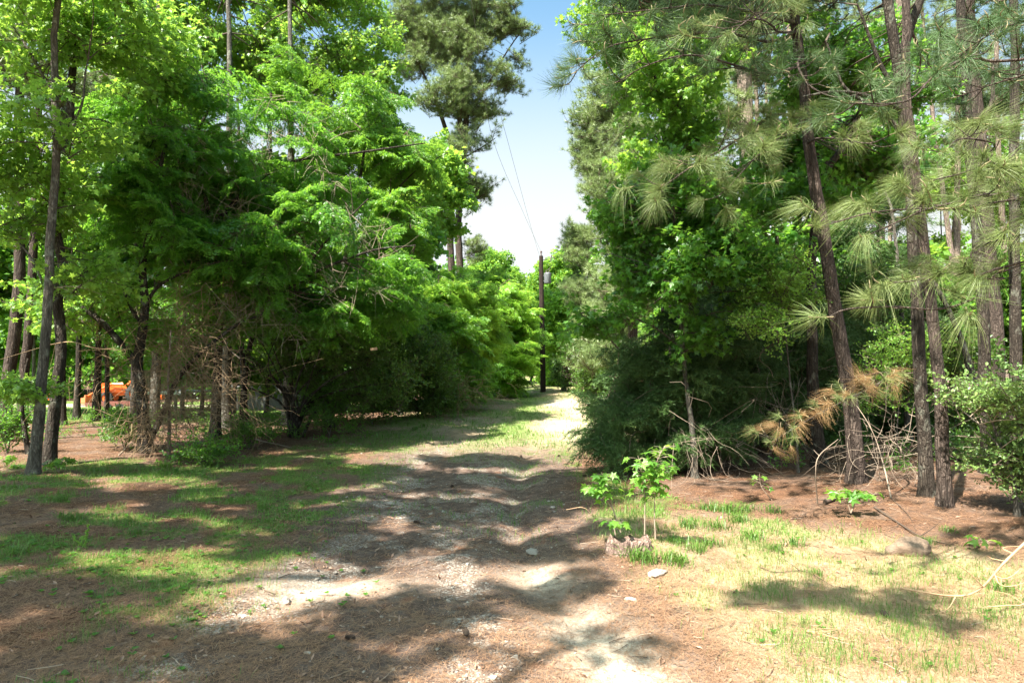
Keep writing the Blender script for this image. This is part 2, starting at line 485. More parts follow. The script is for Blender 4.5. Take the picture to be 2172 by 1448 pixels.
def ground_mat():
    m = NT("forest_ground")
    P = m.n("ShaderNodeNewGeometry").outputs["Position"]

    def mp(scale, rz=0.0):
        return m.n("ShaderNodeMapping", {"Vector": P, "Scale": scale, "Rotation": (0, 0, rz)}).outputs[0]
    # matted needles: three layers of stretched noise
    s1 = m.noise(mp((130, 9, 1), 0.5), 1, 2)
    s2 = m.noise(mp((9, 130, 1), 0.2), 1, 2)
    s3 = m.noise(mp((120, 10, 1), -0.9), 1, 2)
    mat = m.math('MAXIMUM', m.math('MAXIMUM', s1, s2), s3)
    big = m.noise(mp((1.1, 1.1, 1)), 1, 5, 0.65)
    med = m.noise(mp((7, 7, 1)), 1, 5, 0.7)
    fine = m.noise(mp((45, 45, 1)), 1, 4, 0.7)
    straw = m.mix(m.ramp(mat, 0.48, 0.72), (0.045, 0.025, 0.017), (0.24, 0.125, 0.07))
    straw = m.mix(m.math('MULTIPLY', m.ramp(med, 0.5, 0.72), 0.65), straw, (0.10, 0.066, 0.05))
    dirt = m.mix(m.ramp(fine, 0.3, 0.7), (0.065, 0.05, 0.042), (0.21, 0.165, 0.135))
    c = m.mix(m.ramp(big, 0.42, 0.60), straw, m.mix(0.5, straw, dirt))
    track = m.attr("track")
    c = m.mix(m.math('MULTIPLY', track, 0.85), c, m.mix(m.ramp(med, 0.38, 0.62), dirt, (0.075, 0.052, 0.045)))
    red = m.math('MULTIPLY', m.ramp(m.noise(mp((1.7, 1.7, 1)), 1, 3), 0.62, 0.72), 0.5)
    c = m.mix(m.math('MULTIPLY', red, track), c, (0.33, 0.12, 0.05))
    drycol = m.mix(m.ramp(mat, 0.42, 0.72), (0.25, 0.19, 0.10), (0.60, 0.49, 0.32))
    c = m.mix(m.math('MULTIPLY', m.attr("dry"), 0.85), c, drycol)
    gcol = m.mix(m.ramp(med, 0.3, 0.7), (0.04, 0.11, 0.012), (0.13, 0.23, 0.035))
    c = m.mix(m.math('MULTIPLY', m.ramp(m.attr("grass"), 0.15, 0.95), m.ramp(med, 0.2, 0.62)), c, gcol)
    far_n = m.noise(mp((3, 3, 1)), 1, 6, 0.7)
    sandc = m.mix(m.ramp(fine, 0.25, 0.7), (0.40, 0.31, 0.22), (0.66, 0.57, 0.45))
    c = m.mix(m.math('MULTIPLY', m.attr("sand"), m.ramp(med, 0.25, 0.5)), c, sandc)
    # gravel: small voronoi stones
    vo = m.n("ShaderNodeTexVoronoi", {"Vector": mp((42, 42, 1)), "Scale": 1.0, "Randomness": 1.0})
    vd = m.n("ShaderNodeTexVoronoi", {"Vector": mp((42, 42, 1)), "Scale": 1.0}, feature='DISTANCE_TO_EDGE').outputs["Distance"]
    pick = m.n("ShaderNodeSeparateColor", {0: vo.outputs["Color"]}).outputs[0]
    st = m.mix(pick, (0.14, 0.12, 0.10), (0.42, 0.38, 0.33))
    gmask = m.math('MULTIPLY', m.math('MULTIPLY', m.ramp(vd, 0.03, 0.1), m.ramp(pick, 0.35, 0.4)), m.ramp(m.attr("gravel"), 0.1, 0.7))
    c = m.mix(gmask, c, st)
    c = m.mix(m.math('MULTIPLY', m.ramp(m.attr("gravel"), 0.2, 1.0), 0.25), c, (0.30, 0.25, 0.2))
    patch = m.noise(mp((2.6, 2.6, 1)), 1, 6, 0.75)
    c = m.mix(m.math('MULTIPLY', m.ramp(patch, 0.5, 0.62), 0.45), c, m.mix(1.0, c, (0.42, 0.38, 0.36), 'MULTIPLY'))
    h = m.math('ADD', m.math('MULTIPLY', mat, 0.6), m.math('ADD', m.math('MULTIPLY', fine, 0.5), m.math('ADD', m.math('MULTIPLY', med, 0.8), m.math('MULTIPLY', gmask, 0.5))))
    b = m.n("ShaderNodeBump", {"Height": h, "Strength": 0.8, "Distance": 0.025})
    p = m.n("ShaderNodeBsdfPrincipled", {"Base Color": c, "Roughness": 0.95, "Specular IOR Level": 0.1, "Normal": b.outputs[0]})
    m.t.links.new(p.outputs[0], m.out.inputs[0])
    return m.m


M['ground'] = ground_mat()


# ------------------------------------------------------------------ ground sheet
def axis(lo, hi, c0, c1, fine, g, most):
    mid = np.arange(c0, c1, fine)
    up, s, x = [], fine, mid[-1]
    while x < hi:
        s = min(s * g, most)
        x += s
        up.append(x)
    dn, s, x = [], fine, mid[0]
    while x > lo:
        s = min(s * g, most)
        x -= s
        dn.append(x)
    return np.array(dn[::-1] + list(mid) + up)


gx = axis(-300, 300, -5.5, 6.0, 0.045, 1.035, 12)
gy = axis(-60, 500, 3.6, 11.5, 0.045, 1.03, 14)
GX, GY = np.meshgrid(gx, gy)
GZ = height(GX, GY)
gc = cover(GX, GY)
xl_, xr_ = ruts(GY)
tmask = sstep(1.35, 0.75, np.abs(GX - (xl_ + xr_) / 2) - (xr_ - xl_) / 2 + 0.5 * fbm(GX * 0.9, GY * 0.9, seed=31))
GZ = GZ + 0.010 * gc[1] * fbm(GX * 9, GY * 9, seed=41) + 0.02 * (1 - gc[1]) * (1 - gc[2]) * fbm(GX * 3.1, GY * 3.1, seed=42) * (1 - 0.5 * tmask)
ny, nx = GX.shape
V = np.stack([GX, GY, GZ], -1).reshape(-1, 3)
idx = np.arange(nx * ny).reshape(ny, nx)
Q = np.stack([idx[:-1, :-1], idx[:-1, 1:], idx[1:, 1:], idx[1:, :-1]], -1).reshape(-1, 4)
isT = (tmask.reshape(-1)[Q].mean(1) > 0.5) & (V[Q[:, 0], 1] < 115) & (V[Q[:, 0], 1] > -20)


def sub_sheet(name, sel):
    q = Q[sel]
    used, inv = np.unique(q, return_inverse=True)
    b = Buf()
    b.add(V[used], inv.reshape(-1, 4), 0.5)
    ex = {'grass': gc[0].ravel()[used], 'gravel': gc[1].ravel()[used], 'sand': gc[2].ravel()[used], 'dry': gc[3].ravel()[used], 'track': tmask.ravel()[used]}
    return link(name, b.mesh(name, M['ground'], True, ex), kind='structure')


sub_sheet("ground", ~isT)
track_obj = sub_sheet("dirt_track", isT)


def gz(x, y):
    g = cover(x, y)
    xl, xr = ruts(np.asarray(y, float))
    t = sstep(1.35, 0.75, np.abs(np.asarray(x) - (xl + xr) / 2) - (xr - xl) / 2 + 0.5 * fbm(np.asarray(x) * 0.9, np.asarray(y) * 0.9, seed=31))
    return height(x, y) + 0.010 * g[1] * fbm(np.asarray(x) * 9, np.asarray(y) * 9, seed=41) + 0.02 * (1 - g[1]) * (1 - g[2]) * fbm(np.asarray(x) * 3.1, np.asarray(y) * 3.1, seed=42) * (1 - 0.5 * t)


def base(u, v):
    """the ground point seen at a pixel"""
    Y = CAM_H * FPX / (v - HOR)
    for _ in range(6):
        x = (u - 1086) / FPX * Y
        Y = (CAM_H - float(height(x, Y))) * FPX / (v - HOR)
    x = (u - 1086) / FPX * Y
    return np.array([x, Y, float(gz(x, Y))])


# ------------------------------------------------------------------ leaf templates
KITE = ([[0, 0, 0], [0.32, 0.45, 0.06], [0, 1, -0.04], [-0.32, 0.45, 0.06]], [[0, 1, 2, 3]])
LEAFLET = ([[0, 0, 0], [0.17, 0.4, 0.02], [0, 1, 0], [-0.17, 0.4, 0.02]], [[0, 1, 2, 3]])


def star():
    v, f = [[0, 0.28, 0.0]], []
    ang = [-150, -90, -38, 0 + 18, 52, 90]
    tips = [(-0.42, 0.02), (-0.62, 0.52), (0, 1.08), (0.62, 0.52), (0.42, 0.02)]
    notch = [(-0.26, 0.26), (-0.2, 0.58), (0.2, 0.58), (0.26, 0.26)]
    ring = [(0, 0.08)]
    for i, t in enumerate(tips):
        ring.append(t)
        if i < 4:
            ring.append(notch[i])
    for i, (a, b) in enumerate(ring):
        v.append([a, b, -0.10 * (a * a + (b - .3) ** 2) * (1 if i % 2 else -0.2)])
    n = len(ring)
    for i in range(n):
        f.append([0, 1 + i, 1 + (i + 1) % n])
    return v, f


STAR = star()
OVAL = ([[0, 0, 0], [0.24, 0.3, 0.05], [0.22, 0.7, 0.04], [0, 1, -0.04], [-0.22, 0.7, 0.04], [-0.24, 0.3, 0.05]], [[0, 1, 2], [0, 2, 3], [0, 3, 4], [0, 4, 5]])


def rvec(r, n):
    return unit(r.normal(size=(n, 3)))


def bough_mesh(kind, seed, mat, wood='twig_dark'):
    """one leafy bough reaching along +Y from the origin, up is +Z"""
    r = rs(seed)
    b, w = Buf(), Buf()
    if kind == 'feather':
        L = 1.15
        t = np.linspace(0, 1, 8)[:, None]
        spine = np.hstack([0.06 * np.sin(t * 3 + seed), L * t, 0.12 * t - 0.42 * t ** 2])
        tube(w, spine, np.linspace(0.011, 0.003, 8), 4)
        F0, FD = [], []
        for k in range(12):
            q = (k + r.rand()) / 12 * 0.92 + 0.06
            p = np.array([np.interp(q, t[:, 0], spine[:, j]) for j in range(3)])
            side = 1 if k % 2 else -1
            d = unit(np.array([side * (0.9 + 0.4 * r.rand()), 0.55 + 0.5 * r.rand(), -0.15 - 0.45 * r.rand()]))
            l2 = (0.55 - 0.25 * q) * (0.7 + 0.6 * r.rand())
            s = np.linspace(0, 1, 5)[:, None]
            tw = p + d * l2 * s + np.array([0, 0, -0.22]) * l2 * s ** 2
            tube(w, tw, np.linspace(0.005, 0.002, 5), 3, cap=False)
            for j in range(7):
                qq = (j + 0.6) / 7
                F0.append([np.interp(qq, s[:, 0], tw[:, a]) for a in range(3)])
                e = unit(d + np.cross(d, [0, 0, 1]) * (0.9 if j % 2 else -0.9) + np.array([0, 0, -0.35]) + r.normal(size=3) * 0.25)
                FD.append(e)
        F0, FD = np.array(F0), np.array(FD)
        n = len(F0)
        fl = 0.14 + 0.08 * r.rand(n)
        NL = 6
        P_, D_, N_, S_, T_ = [], [], [], [], []
        up = unit(np.array([0, 0, 1.0]) + 0.45 * r.normal(size=(n, 3)))
        sd = unit(np.cross(FD, up))
        ft = r.rand(n)
        for j in range(NL):
            q = (j + 0.5) / NL
            for sg in (-1, 1):
                P_.append(F0 + FD * (fl * q)[:, None] + np.array([0, 0, -0.06]) * q * q)
                D_.append(unit(FD * 0.55 + sd * sg + np.array([0, 0, -0.25]) + 0.12 * r.normal(size=(n, 3))))
                N_.append(unit(up + 0.35 * r.normal(size=(n, 3))))
                S_.append(fl * 0.46 * (1 - 0.4 * q) * (0.85 + 0.3 * r.rand(n)))
                T_.append(np.clip(0.25 + 0.5 * ft + 0.3 * (r.rand(n) - 0.5), 0, 1))
        b.stamp(*LEAFLET, np.vstack(P_), np.vstack(D_), np.vstack(N_), np.concatenate(S_), np.concatenate(T_), 1.3)
    elif kind in ('broad', 'broadfar'):
        L = 0.95
        nt = 15 if kind == 'broad' else 14
        P_, D_ = [], []
        t = np.linspace(0, 1, 6)[:, None]
        spine = np.hstack([0.08 * np.sin(t * 4 + seed), L * t, 0.18 * t - 0.22 * t ** 2])
        tube(w, spine, np.linspace(0.011, 0.003, 6), 4)
        for k in range(nt):
            q = (k + r.rand()) / nt
            p = np.array([np.interp(q, t[:, 0], spine[:, j]) for j in range(3)])
            d = unit(np.array([(1 if k % 2 else -1) * (0.5 + 0.7 * r.rand()), 0.5 + 0.5 * r.rand(), 0.9 * (r.rand() - 0.45)]))
            l2 = (0.42 - 0.15 * q) * (0.6 + 0.7 * r.rand())
            tw = p + d * l2 * np.linspace(0, 1, 3)[:, None]
            tube(w, tw, np.linspace(0.004, 0.0016, 3), 3, cap=False)
            for j in range(7):
                qq = 0.25 + 0.75 * (j + r.rand()) / 7
                pp = p + d * l2 * qq
                e = unit(d * 0.5 + r.normal(size=3) * 0.7 + np.array([0, 0, -0.15]))
                P_.append(pp + e * 0.05)
                D_.append(unit(e + np.array([0, 0, -0.45])))
        P_, D_ = np.array(P_), np.array(D_)
        n = len(P_)
        N_ = unit(np.array([0, -0.1, 1.0]) + 0.55 * r.normal(size=(n, 3)))
        if kind == 'broad':
            b.stamp(*STAR, P_, D_, N_, 0.075 + 0.05 * r.rand(n), r.rand(n))
        else:
            b.stamp(*KITE, P_, D_, N_, 0.11 + 0.07 * r.rand(n), r.rand(n), 1.25)
            q = P_ + 0.09 * r.normal(size=(n, 3))
            b.stamp(*KITE, q, rvec(r, n) + np.array([0, 0, -.4]), N_, 0.09 + 0.06 * r.rand(n), r.rand(n), 1.25)
    elif kind == 'pinefar':
        P_, D_, T_ = [], [], []
        nt = 11
        for k in range(nt):
            q = (k + 0.5) / nt
            d = unit(np.array([(1 if k % 2 else -1) * (0.35 + 0.7 * r.rand()), 0.9, 0.25 + 0.5 * r.rand()]))
            p = np.array([0, 0.95 * q, -0.10 * q]) + 0.0
            l2 = 0.28 * (0.5 + r.rand())
            e = p + d * l2
            tube(w, np.array([p, (p + e) / 2 + [0, 0, -0.02], e]), [0.008, 0.006, 0.004], 3, cap=False)
            m = 42
            dd = unit(d * 0.55 + rvec(r, m) + np.array([0, 0, 0.05]))
            P_.append(e - d * 0.10 * r.rand(m, 1))
            D_.append(dd)
            T_.append(0.35 * r.rand() + 0.65 * r.rand(m))
        tube(w, np.array([[0, 0, 0], [0, 0.5, -0.04], [0, 0.95, -0.1]]), [0.014, 0.01, 0.006], 4)
        P_, D_, T_ = np.vstack(P_), np.vstack(D_), np.concatenate(T_)
        n = len(P_)
        b.stamp([[-0.5, 0, 0], [0.5, 0, 0], [0, 1, 0]], [[0, 1, 2]], P_, D_, rvec(r, n), 0.17 + 0.06 * r.rand(n), T_, 0.055)
    elif kind == 'cedar':
        P_, D_, T_ = [], [], []
        L = 0.8
        t = np.linspace(0, 1, 6)[:, None]
        spine = np.hstack([0.04 * np.sin(t * 5 + seed), L * t, 0.25 * t - 0.35 * t ** 2])
        tube(w, spine, np.linspace(0.008, 0.002, 6), 4)
        for k in range(26):
            q = (k + r.rand()) / 26
            p = np.array([np.interp(q, t[:, 0], spine[:, j]) for j in range(3)])
            d = unit(np.array([(1 if k % 2 else -1) * 0.8, 0.8, 0.5 * (r.rand() - 0.6)]) + 0.2 * r.normal(size=3))
            l2 = (0.34 - 0.18 * q) * (0.6 + 0.7 * r.rand())
            tt = r.rand()
            for j in range(9):
                qq = (j + 0.5) / 9
                pp = p + d * l2 * qq + np.array([0, 0, -0.10]) * qq * qq
                for _ in range(3):
                    e = unit(d + 0.8 * r.normal(size=3) + np.array([0, 0, -0.1]))
                    P_.append(pp)
                    D_.append(e)
                    T_.append(np.clip(0.5 * tt + 0.3 * qq + 0.3 * r.rand(), 0, 1))
        P_, D_, T_ = np.array(P_), np.array(D_), np.array(T_)
        n = len(P_)
        b.stamp([[-0.5, 0, 0], [0.5, 0, 0], [0, 1, 0]], [[0, 1, 2]], P_, D_, rvec(r, n), 0.055 + 0.03 * r.rand(n), T_, 0.14)
    elif kind in ('shrub', 'holly'):
        P_, D_ = [], []
        nt = 14
        tube(w, np.array([[0, 0, 0], [0.02, 0.3, 0.05], [0, 0.6, 0.03]]), [0.006, 0.004, 0.002], 4)
        for k in range(nt):
            q = (k + r.rand()) / nt
            p = np.array([0, 0.6 * q, 0.04 * math.sin(q * 3)])
            d = unit(np.array([(1 if k % 2 else -1) * (0.4 + 0.6 * r.rand()), 0.6, 1.0 * (r.rand() - 0.4)]))
            l2 = 0.26 * (0.5 + 0.8 * r.rand())
            tw = p + d * l2 * np.linspace(0, 1, 3)[:, None]
            tube(w, tw, np.linspace(0.003, 0.0012, 3), 3, cap=False)
            for j in range(9):
                P_.append(p + d * l2 * (0.1 + 0.9 * (j + r.rand()) / 9))
                D_.append(unit(d * 0.6 + 0.8 * r.normal(size=3)))
        P_, D_ = np.array(P_), np.array(D_)
        n = len(P_)
        N_ = unit(np.array([0, -0.2, 1.0]) + 0.6 * r.normal(size=(n, 3)))
        b.stamp(*OVAL, P_, D_, N_, (0.042 if kind == 'holly' else 0.05) * (0.7 + 0.6 * r.rand(n)), r.rand(n), 1.2 if kind == 'holly' else 1.0)
    elif kind == 'bare':
        for k in range(16):
            p = np.array([0, 0.0, 0]) + np.array([0.1 * r.normal(), 0.7 * r.rand(), 0.1 * r.normal()])
            d = unit(r.normal(size=3) + np.array([0, 0.9, 0]))
            l2 = 0.25 + 0.45 * r.rand()
            c = r.normal(size=3) * 0.12
            s = np.linspace(0, 1, 6)[:, None]
            tube(b, p + d * l2 * s + c * s * s + np.array([0, 0, -0.1]) * s * s, np.linspace(0.0045, 0.0012, 6), 3, cap=False, tone=r.rand())
    me = Buf()
    # leaves first, then wood with a second material slot
    for src in (b, w):
        for vv, ff, tt in zip(src.v, src.f, src.t):
            pass
    me.v, me.f, me.t, me.n = list(b.v), list(b.f), list(b.t), b.n
    nleaf = sum(len(f) for f in b.f)
    for vv, tt in zip(w.v, w.t):
        me.v.append(vv)
        me.t.append(tt)
    for ff in w.f:
        me.f.append(ff + b.n)
    mesh = me.mesh("bough_" + kind, [mat, M[wood]])
    mi = np.zeros(len(mesh.polygons), np.int32)
    mi[nleaf:] = 1
    mesh.polygons.foreach_set("material_index", mi)
    return mesh


_protos = {}


def protos(kind, mat, n=4):
    key = (kind, mat)
    if key not in _protos:
        lst = []
        for i in range(n):
            me = bough_mesh(kind, 100 + 7 * i + len(kind), M[mat], 'twig_tan' if kind == 'bare' else 'twig_dark')
            lst.append(bpy.data.objects.new("bough_source", me))
        _protos[key] = lst
    return _protos[key]


_groups = {}


def scatter_group(kind, mat):
    key = (kind, mat)
    if key in _groups:
        return _groups[key]
    g = bpy.data.node_groups.new("leaf_scatter", 'GeometryNodeTree')
    g.interface.new_socket(name="Geometry", in_out='INPUT', socket_type='NodeSocketGeometry')
    g.interface.new_socket(name="Geometry", in_out='OUTPUT', socket_type='NodeSocketGeometry')
    N, Lk = g.nodes, g.links
    gi, go = N.new("NodeGroupInput"), N.new("NodeGroupOutput")
    join = N.new("GeometryNodeJoinGeometry")
    for o in protos(kind, mat):
        oi = N.new("GeometryNodeObjectInfo")
        oi.inputs["Object"].default_value = o
        oi.inputs["As Instance"].default_value = False
        g2i = N.new("GeometryNodeGeometryToInstance")
        Lk.new(oi.outputs["Geometry"], g2i.inputs[0])
        Lk.new(g2i.outputs[0], join.inputs[0])
    iop = N.new("GeometryNodeInstanceOnPoints")
    iop.inputs["Pick Instance"].default_value = True
    Lk.new(gi.outputs[0], iop.inputs["Points"])
    Lk.new(join.outputs[0], iop.inputs["Instance"])

    def named(nm, typ):
        a = N.new("GeometryNodeInputNamedAttribute")
        a.data_type = typ
        a.inputs[0].default_value = nm
        return a.outputs[0]
    Lk.new(named("pick", 'INT'), iop.inputs["Instance Index"])
    e2r = N.new("FunctionNodeEulerToRotation")
    Lk.new(named("rot", 'FLOAT_VECTOR'), e2r.inputs[0])
    Lk.new(e2r.outputs[0], iop.inputs["Rotation"])
    Lk.new(named("scl", 'FLOAT'), iop.inputs["Scale"])
    Lk.new(iop.outputs[0], go.inputs[0])
    _groups[key] = g
    return g


def crown_object(name, P, rot, scl, species, mat, parent=None, seed=0, **props):
    me = bpy.data.meshes.new(name)
    n = len(P)
    me.vertices.add(n)
    me.vertices.foreach_set("co", np.asarray(P, np.float32).ravel())
    a = me.attributes.new("rot", 'FLOAT_VECTOR', 'POINT')
    a.data.foreach_set("vector", np.asarray(rot, np.float32).ravel())
    a = me.attributes.new("scl", 'FLOAT', 'POINT')
    a.data.foreach_set("value", np.asarray(scl, np.float32))
    a = me.attributes.new("pick", 'INT', 'POINT')
    a.data.foreach_set("value", rs(seed).randint(0, 4, n).astype(np.int32))
    me.materials.append(M[mat])
    o = link(name, me, parent, **props)
    md = o.modifiers.new("leaves", 'NODES')
    md.node_group = scatter_group(species, mat)
    return o


BL = {'feather': 1.0, 'broad': 0.85, 'broadfar': 0.85, 'pinefar': 0.95, 'cedar': 0.75, 'shrub': 0.6, 'holly': 0.6, 'bare': 0.7}
PITCH = {'feather': (0.05, 0.35), 'broad': (0.1, 0.4), 'broadfar': (0.1, 0.5), 'pinefar': (0.35, 0.45), 'cedar': (0.15, 0.5), 'shrub': (0.3, 0.6), 'holly': (0.2, 0.5), 'bare': (0.0, 0.9)}


def sample_env(envs, n, seed, gap=0.0, gscale=0.9, shell=0.45):
    """points spread through several ellipsoids, denser near the skin, thinned by noise so that gaps open"""
    r = rs(seed)
    vol = np.array([e[3] * e[4] * e[5] for e in envs]) ** (2 / 3.0)
    which = r.choice(len(envs), size=int(n * 2.5), p=vol / vol.sum())
    E = np.array(envs)[which]
    d = rvec(r, len(E))
    rad = (1 - (1 - r.rand(len(E)) ** 0.6) * (1 - shell)) if shell else r.rand(len(E)) ** (1 / 3)
    P = E[:, :3] + d * rad[:, None] * E[:, 3:6]
    nz = fbm(P[:, 0] * gscale, P[:, 1] * gscale, P[:, 2] * gscale * 1.3, seed=seed % 1000, o=2)
    P, E = P[nz > gap], E[nz > gap]
    return P[:n], E[:n]


def envpx(specs):
    """(u, v, Y, ru, rv, ry) in the photograph's pixels and metres -> world ellipsoids"""
    out = []
    for u, v, Y, ru, rv, ry in specs:
        c = px(u, v, Y)
        out.append((c[0], c[1], c[2], ru / FPX * Y, ry, rv / FPX * Y))
    return out


def leafage(parent, envs, n, kind, mat, axis_pts, seed, size=1.0, gap=-0.12, gscale=0.9, name="crown", branches=True, bmat='twig_dark', shell=0.45, brad=0.02, nb=0.25, droop=0.0):
    P, E = sample_env(envs, n, seed, gap, gscale, shell)
    P = P[P[:, 2] > height(P[:, 0], P[:, 1]) + 0.12]
    r = rs(seed + 1)
    n = len(P)
    A = np.asarray(axis_pts, float)
    d2 = ((P[:, None, :2] - A[None, :, :2]) ** 2).sum(-1) + 0.35 * (P[:, None, 2] - A[None, :, 2]) ** 2 + 4.0 * np.maximum(0, A[None, :, 2] - P[:, None, 2])
    near = A[d2.argmin(1)]
    out = P - near
    out2 = P - (E[:n, :3] if len(E) >= n else near)
    yaw = np.arctan2(-(out[:, 0] * 0.7 + out2[:, 0] * 0.5), out[:, 1] * 0.7 + out2[:, 1] * 0.5) + 0.7 * r.normal(size=n)
    pm, pj = PITCH[kind]
    pitch = pm - droop + pj * r.normal(size=n)
    s = size * (0.7 + 0.6 * r.rand(n))
    dirv = np.stack([-np.sin(yaw) * np.cos(pitch), np.cos(yaw) * np.cos(pitch), np.sin(pitch)], -1)
    Pb = P - dirv * (0.5 * BL[kind] * s)[:, None]
    rot = np.stack([pitch, 0.35 * r.normal(size=n), yaw], -1)
    crown_object(name, Pb, rot, s, kind, mat, parent, seed)
    if branches:
        w = Buf()
        for i in np.where(r.rand(n) < nb)[0]:
            a, c = near[i], Pb[i]
            L = np.linalg.norm(c - a)
            if L < 0.15 or L > 7:
                continue
            mid = (a + c) / 2 + np.array([0, 0, 0.10 * L]) + 0.06 * L * r.normal(size=3)
            pts = smooth_path([a, mid, c], max(0.12, L / 9))
            tube(w, pts, np.linspace(min(brad * 1.2, 0.008 * L + 0.004), 0.004, len(pts)), 5, cap=False)
        if w.n:
            link("branches", w.mesh("branches", M[bmat], True), parent, kind='stuff')
    return P


def bole(parent, path, r0, r1, mat, name="trunk", sides=None, bark=0.06, seed=1, flare=True, step=None, label=None, wob=0.03):
    path = np.asarray(path, float)
    dist = path[0][1]
    near = dist < 16
    step = step or (0.06 if near else 0.25)
    pts = smooth_path(path, step, wob, seed)
    s = np.linspace(0, 1, len(pts))
    rad = r0 + (r1 - r0) * s ** 0.85
    if flare:
        L = np.cumsum(np.r_[0, np.linalg.norm(np.diff(pts, axis=0), axis=1)])
        rad = rad * (1 + 0.35 * np.exp(-L / 0.16) + 0.12 * np.exp(-L / 0.8))
        pts = np.vstack([pts[0] - [0, 0, 0.12], pts])
        rad = np.r_[rad[0] * 1.1, rad]
    b = Buf()
    tube(b, pts, rad, sides or (22 if near else 9), 0.4, bark, seed)
    link(name, b.mesh(name, M[mat], True), parent, label=label)
    return pts


# ================================================================== TREES
def tree(name, label, cat, boles, mat, group=None, leaves=(), seed=1, bark=0.06):
    """boles: (list of points, r0, r1[, part name]); leaves: dicts for leafage"""
    b0 = np.asarray(boles[0][0][0], float)
    t = thing(name, label, cat, (b0[0], b0[1], b0[2]), group)
    o3 = np.array(b0)
    allp = []
    for i, bl in enumerate(boles):
        pts = bole(t, np.asarray(bl[0], float) - o3, bl[1], bl[2], bl[4] if len(bl) > 4 else mat, bl[3] if len(bl) > 3 else ("trunk" if i == 0 else "limb"), bark=bark, seed=seed + i, flare=(i == 0 or (len(bl) > 3 and bl[3] == 'trunk')), step=(0.06 if b0[1] < 16 else 0.25))
        allp.append(pts + o3)
    ax = np.vstack(allp)
    for k, lf in enumerate(leaves):
        lf = dict(lf)
        lf['envs'] = [(e[0] - o3[0], e[1] - o3[1], e[2] - o3[2], e[3], e[4], e[5]) for e in lf['envs']]
        leafage_rel(t, o3, ax - o3, seed=seed * 13 + k * 101, **lf)
    return t


def leafage_rel(t, o3, ax, seed, envs, n, kind, mat, **kw):
    # heights are tested against the ground, so shift while sampling
    ew = [(e[0] + o3[0], e[1] + o3[1], e[2] + o3[2], e[3], e[4], e[5]) for e in envs]
    before = set(t.children)
    leafage(t, ew, n, kind, mat, ax + o3, seed, **kw)
    for c in t.children:
        if c not in before:
            c.location = (-o3[0], -o3[1], -o3[2])


def line(*p):
    return [px(*q) for q in p]


def rooted(u, v, *p):
    """trunk that starts on the ground at pixel (u, v) and passes the (u, v[, Y]) pixels at its own distance"""
    b = base(u, v)
    return [b] + [px(q[0], q[1], q[2] if len(q) > 2 else b[1]) for q in p]


def up(path, z):
    """carry a trunk on above the picture"""
    a, b = np.array(path[-2]), np.array(path[-1])
    d = unit(b - a)
    d = unit(d * [0.5, 0.5, 1])
    k = (z - b[2]) / max(d[2], 0.2)
    return list(path) + [b + d * k * 0.5 + [0.1, 0, 0], b + d * k]


# ---- left foreground trunks
tree("broadleaf_tree", "smooth grey trunk standing foremost among the left-hand trees, under star-leaved boughs", "tree",
     [(up(rooted(75, 1005, (88, 860), (97, 700), (106, 450), (112, 280), (104, 100), (110, 0)), 12.5), 0.088, 0.03),
      (line((97, 620, 12), (60, 540, 12), (0, 480, 12.2)), 0.025, 0.012),
      (line((110, 330, 12), (160, 230, 11.7), (175, 120, 11.6)), 0.035, 0.012),
      (line((104, 200, 12), (60, 120, 12.2), (10, 40, 12.4)), 0.035, 0.012)], 'bark_grey', seed=3,
     leaves=[dict(envs=envpx([(60, 60, 12, 130, 110, 1.6), (180, 230, 11.8, 100, 120, 1.1), (30, 300, 12, 80, 110, 1.3), (180, 30, 12, 130, 90, 1.5), (60, 470, 11.8, 90, 70, 1.0), (120, 580, 12.3, 110, 45, 0.8)]), n=150, kind='broad', mat='broad_bright', gap=-0.02, size=0.9),
             dict(envs=envpx([(35, 822, 11.4, 65, 20, 0.4)]), n=16, kind='broad', mat='broad_bright', size=0.6, name="low_bough", branches=False)])
tree("broadleaf_tree", "rough brown trunk with a crook half way up, beside the smooth grey trunk", "tree",
     [(up(rooted(108, 985, (118, 860), (128, 760), (122, 640), (130, 560), (116, 490), (126, 380), (140, 200), (150, 0)), 13), 0.105, 0.04),
      (line((128, 640, 13.4), (175, 600, 13.2), (230, 560, 13)), 0.03, 0.01)], 'bark_dark', seed=5,
     leaves=[dict(envs=envpx([(250, 80, 14, 130, 120, 1.6), (230, 330, 14, 90, 90, 1.2), (130, 420, 13.5, 70, 60, 1.0), (330, 150, 14.5, 80, 80, 1.2), (150, 640, 14, 100, 60, 0.8)]), n=100, kind='broad', mat='broad_bright', gap=0.0)])
pine_l = [((8, 935), [(20, 800), (32, 680), (38, 500), (30, 250), (35, 0)], 0.15, "rough pine trunk at the left edge of the picture, ivy at its foot"),
          ((48, 915), [(52, 800), (62, 680), (68, 480), (72, 250), (80, 0)], 0.13, "straight rough pine trunk between the edge pine and the smooth grey trunk")]
for i, (b0, pts, r0, lab) in enumerate(pine_l):
    tree("pine_tree", lab, "pine tree", [(up(rooted(*b0, *pts), 17), r0, 0.05)], 'bark_pine', seed=11 + i,
         leaves=[dict(envs=envpx([(30 + 120 * i, 130, 17, 120, 110, 1.6), (170, 200 + 60 * i, 18, 80, 80, 1.2)]), n=90, kind='pinefar', mat='needle_far', gap=-0.05)])
tree("broadleaf_tree", "thin dark stem leaning right, low between the two leftmost pines", "tree",
     [(rooted(66, 962, (52, 900), (48, 840), (60, 760)), 0.05, 0.02)], 'bark_dark', seed=15)

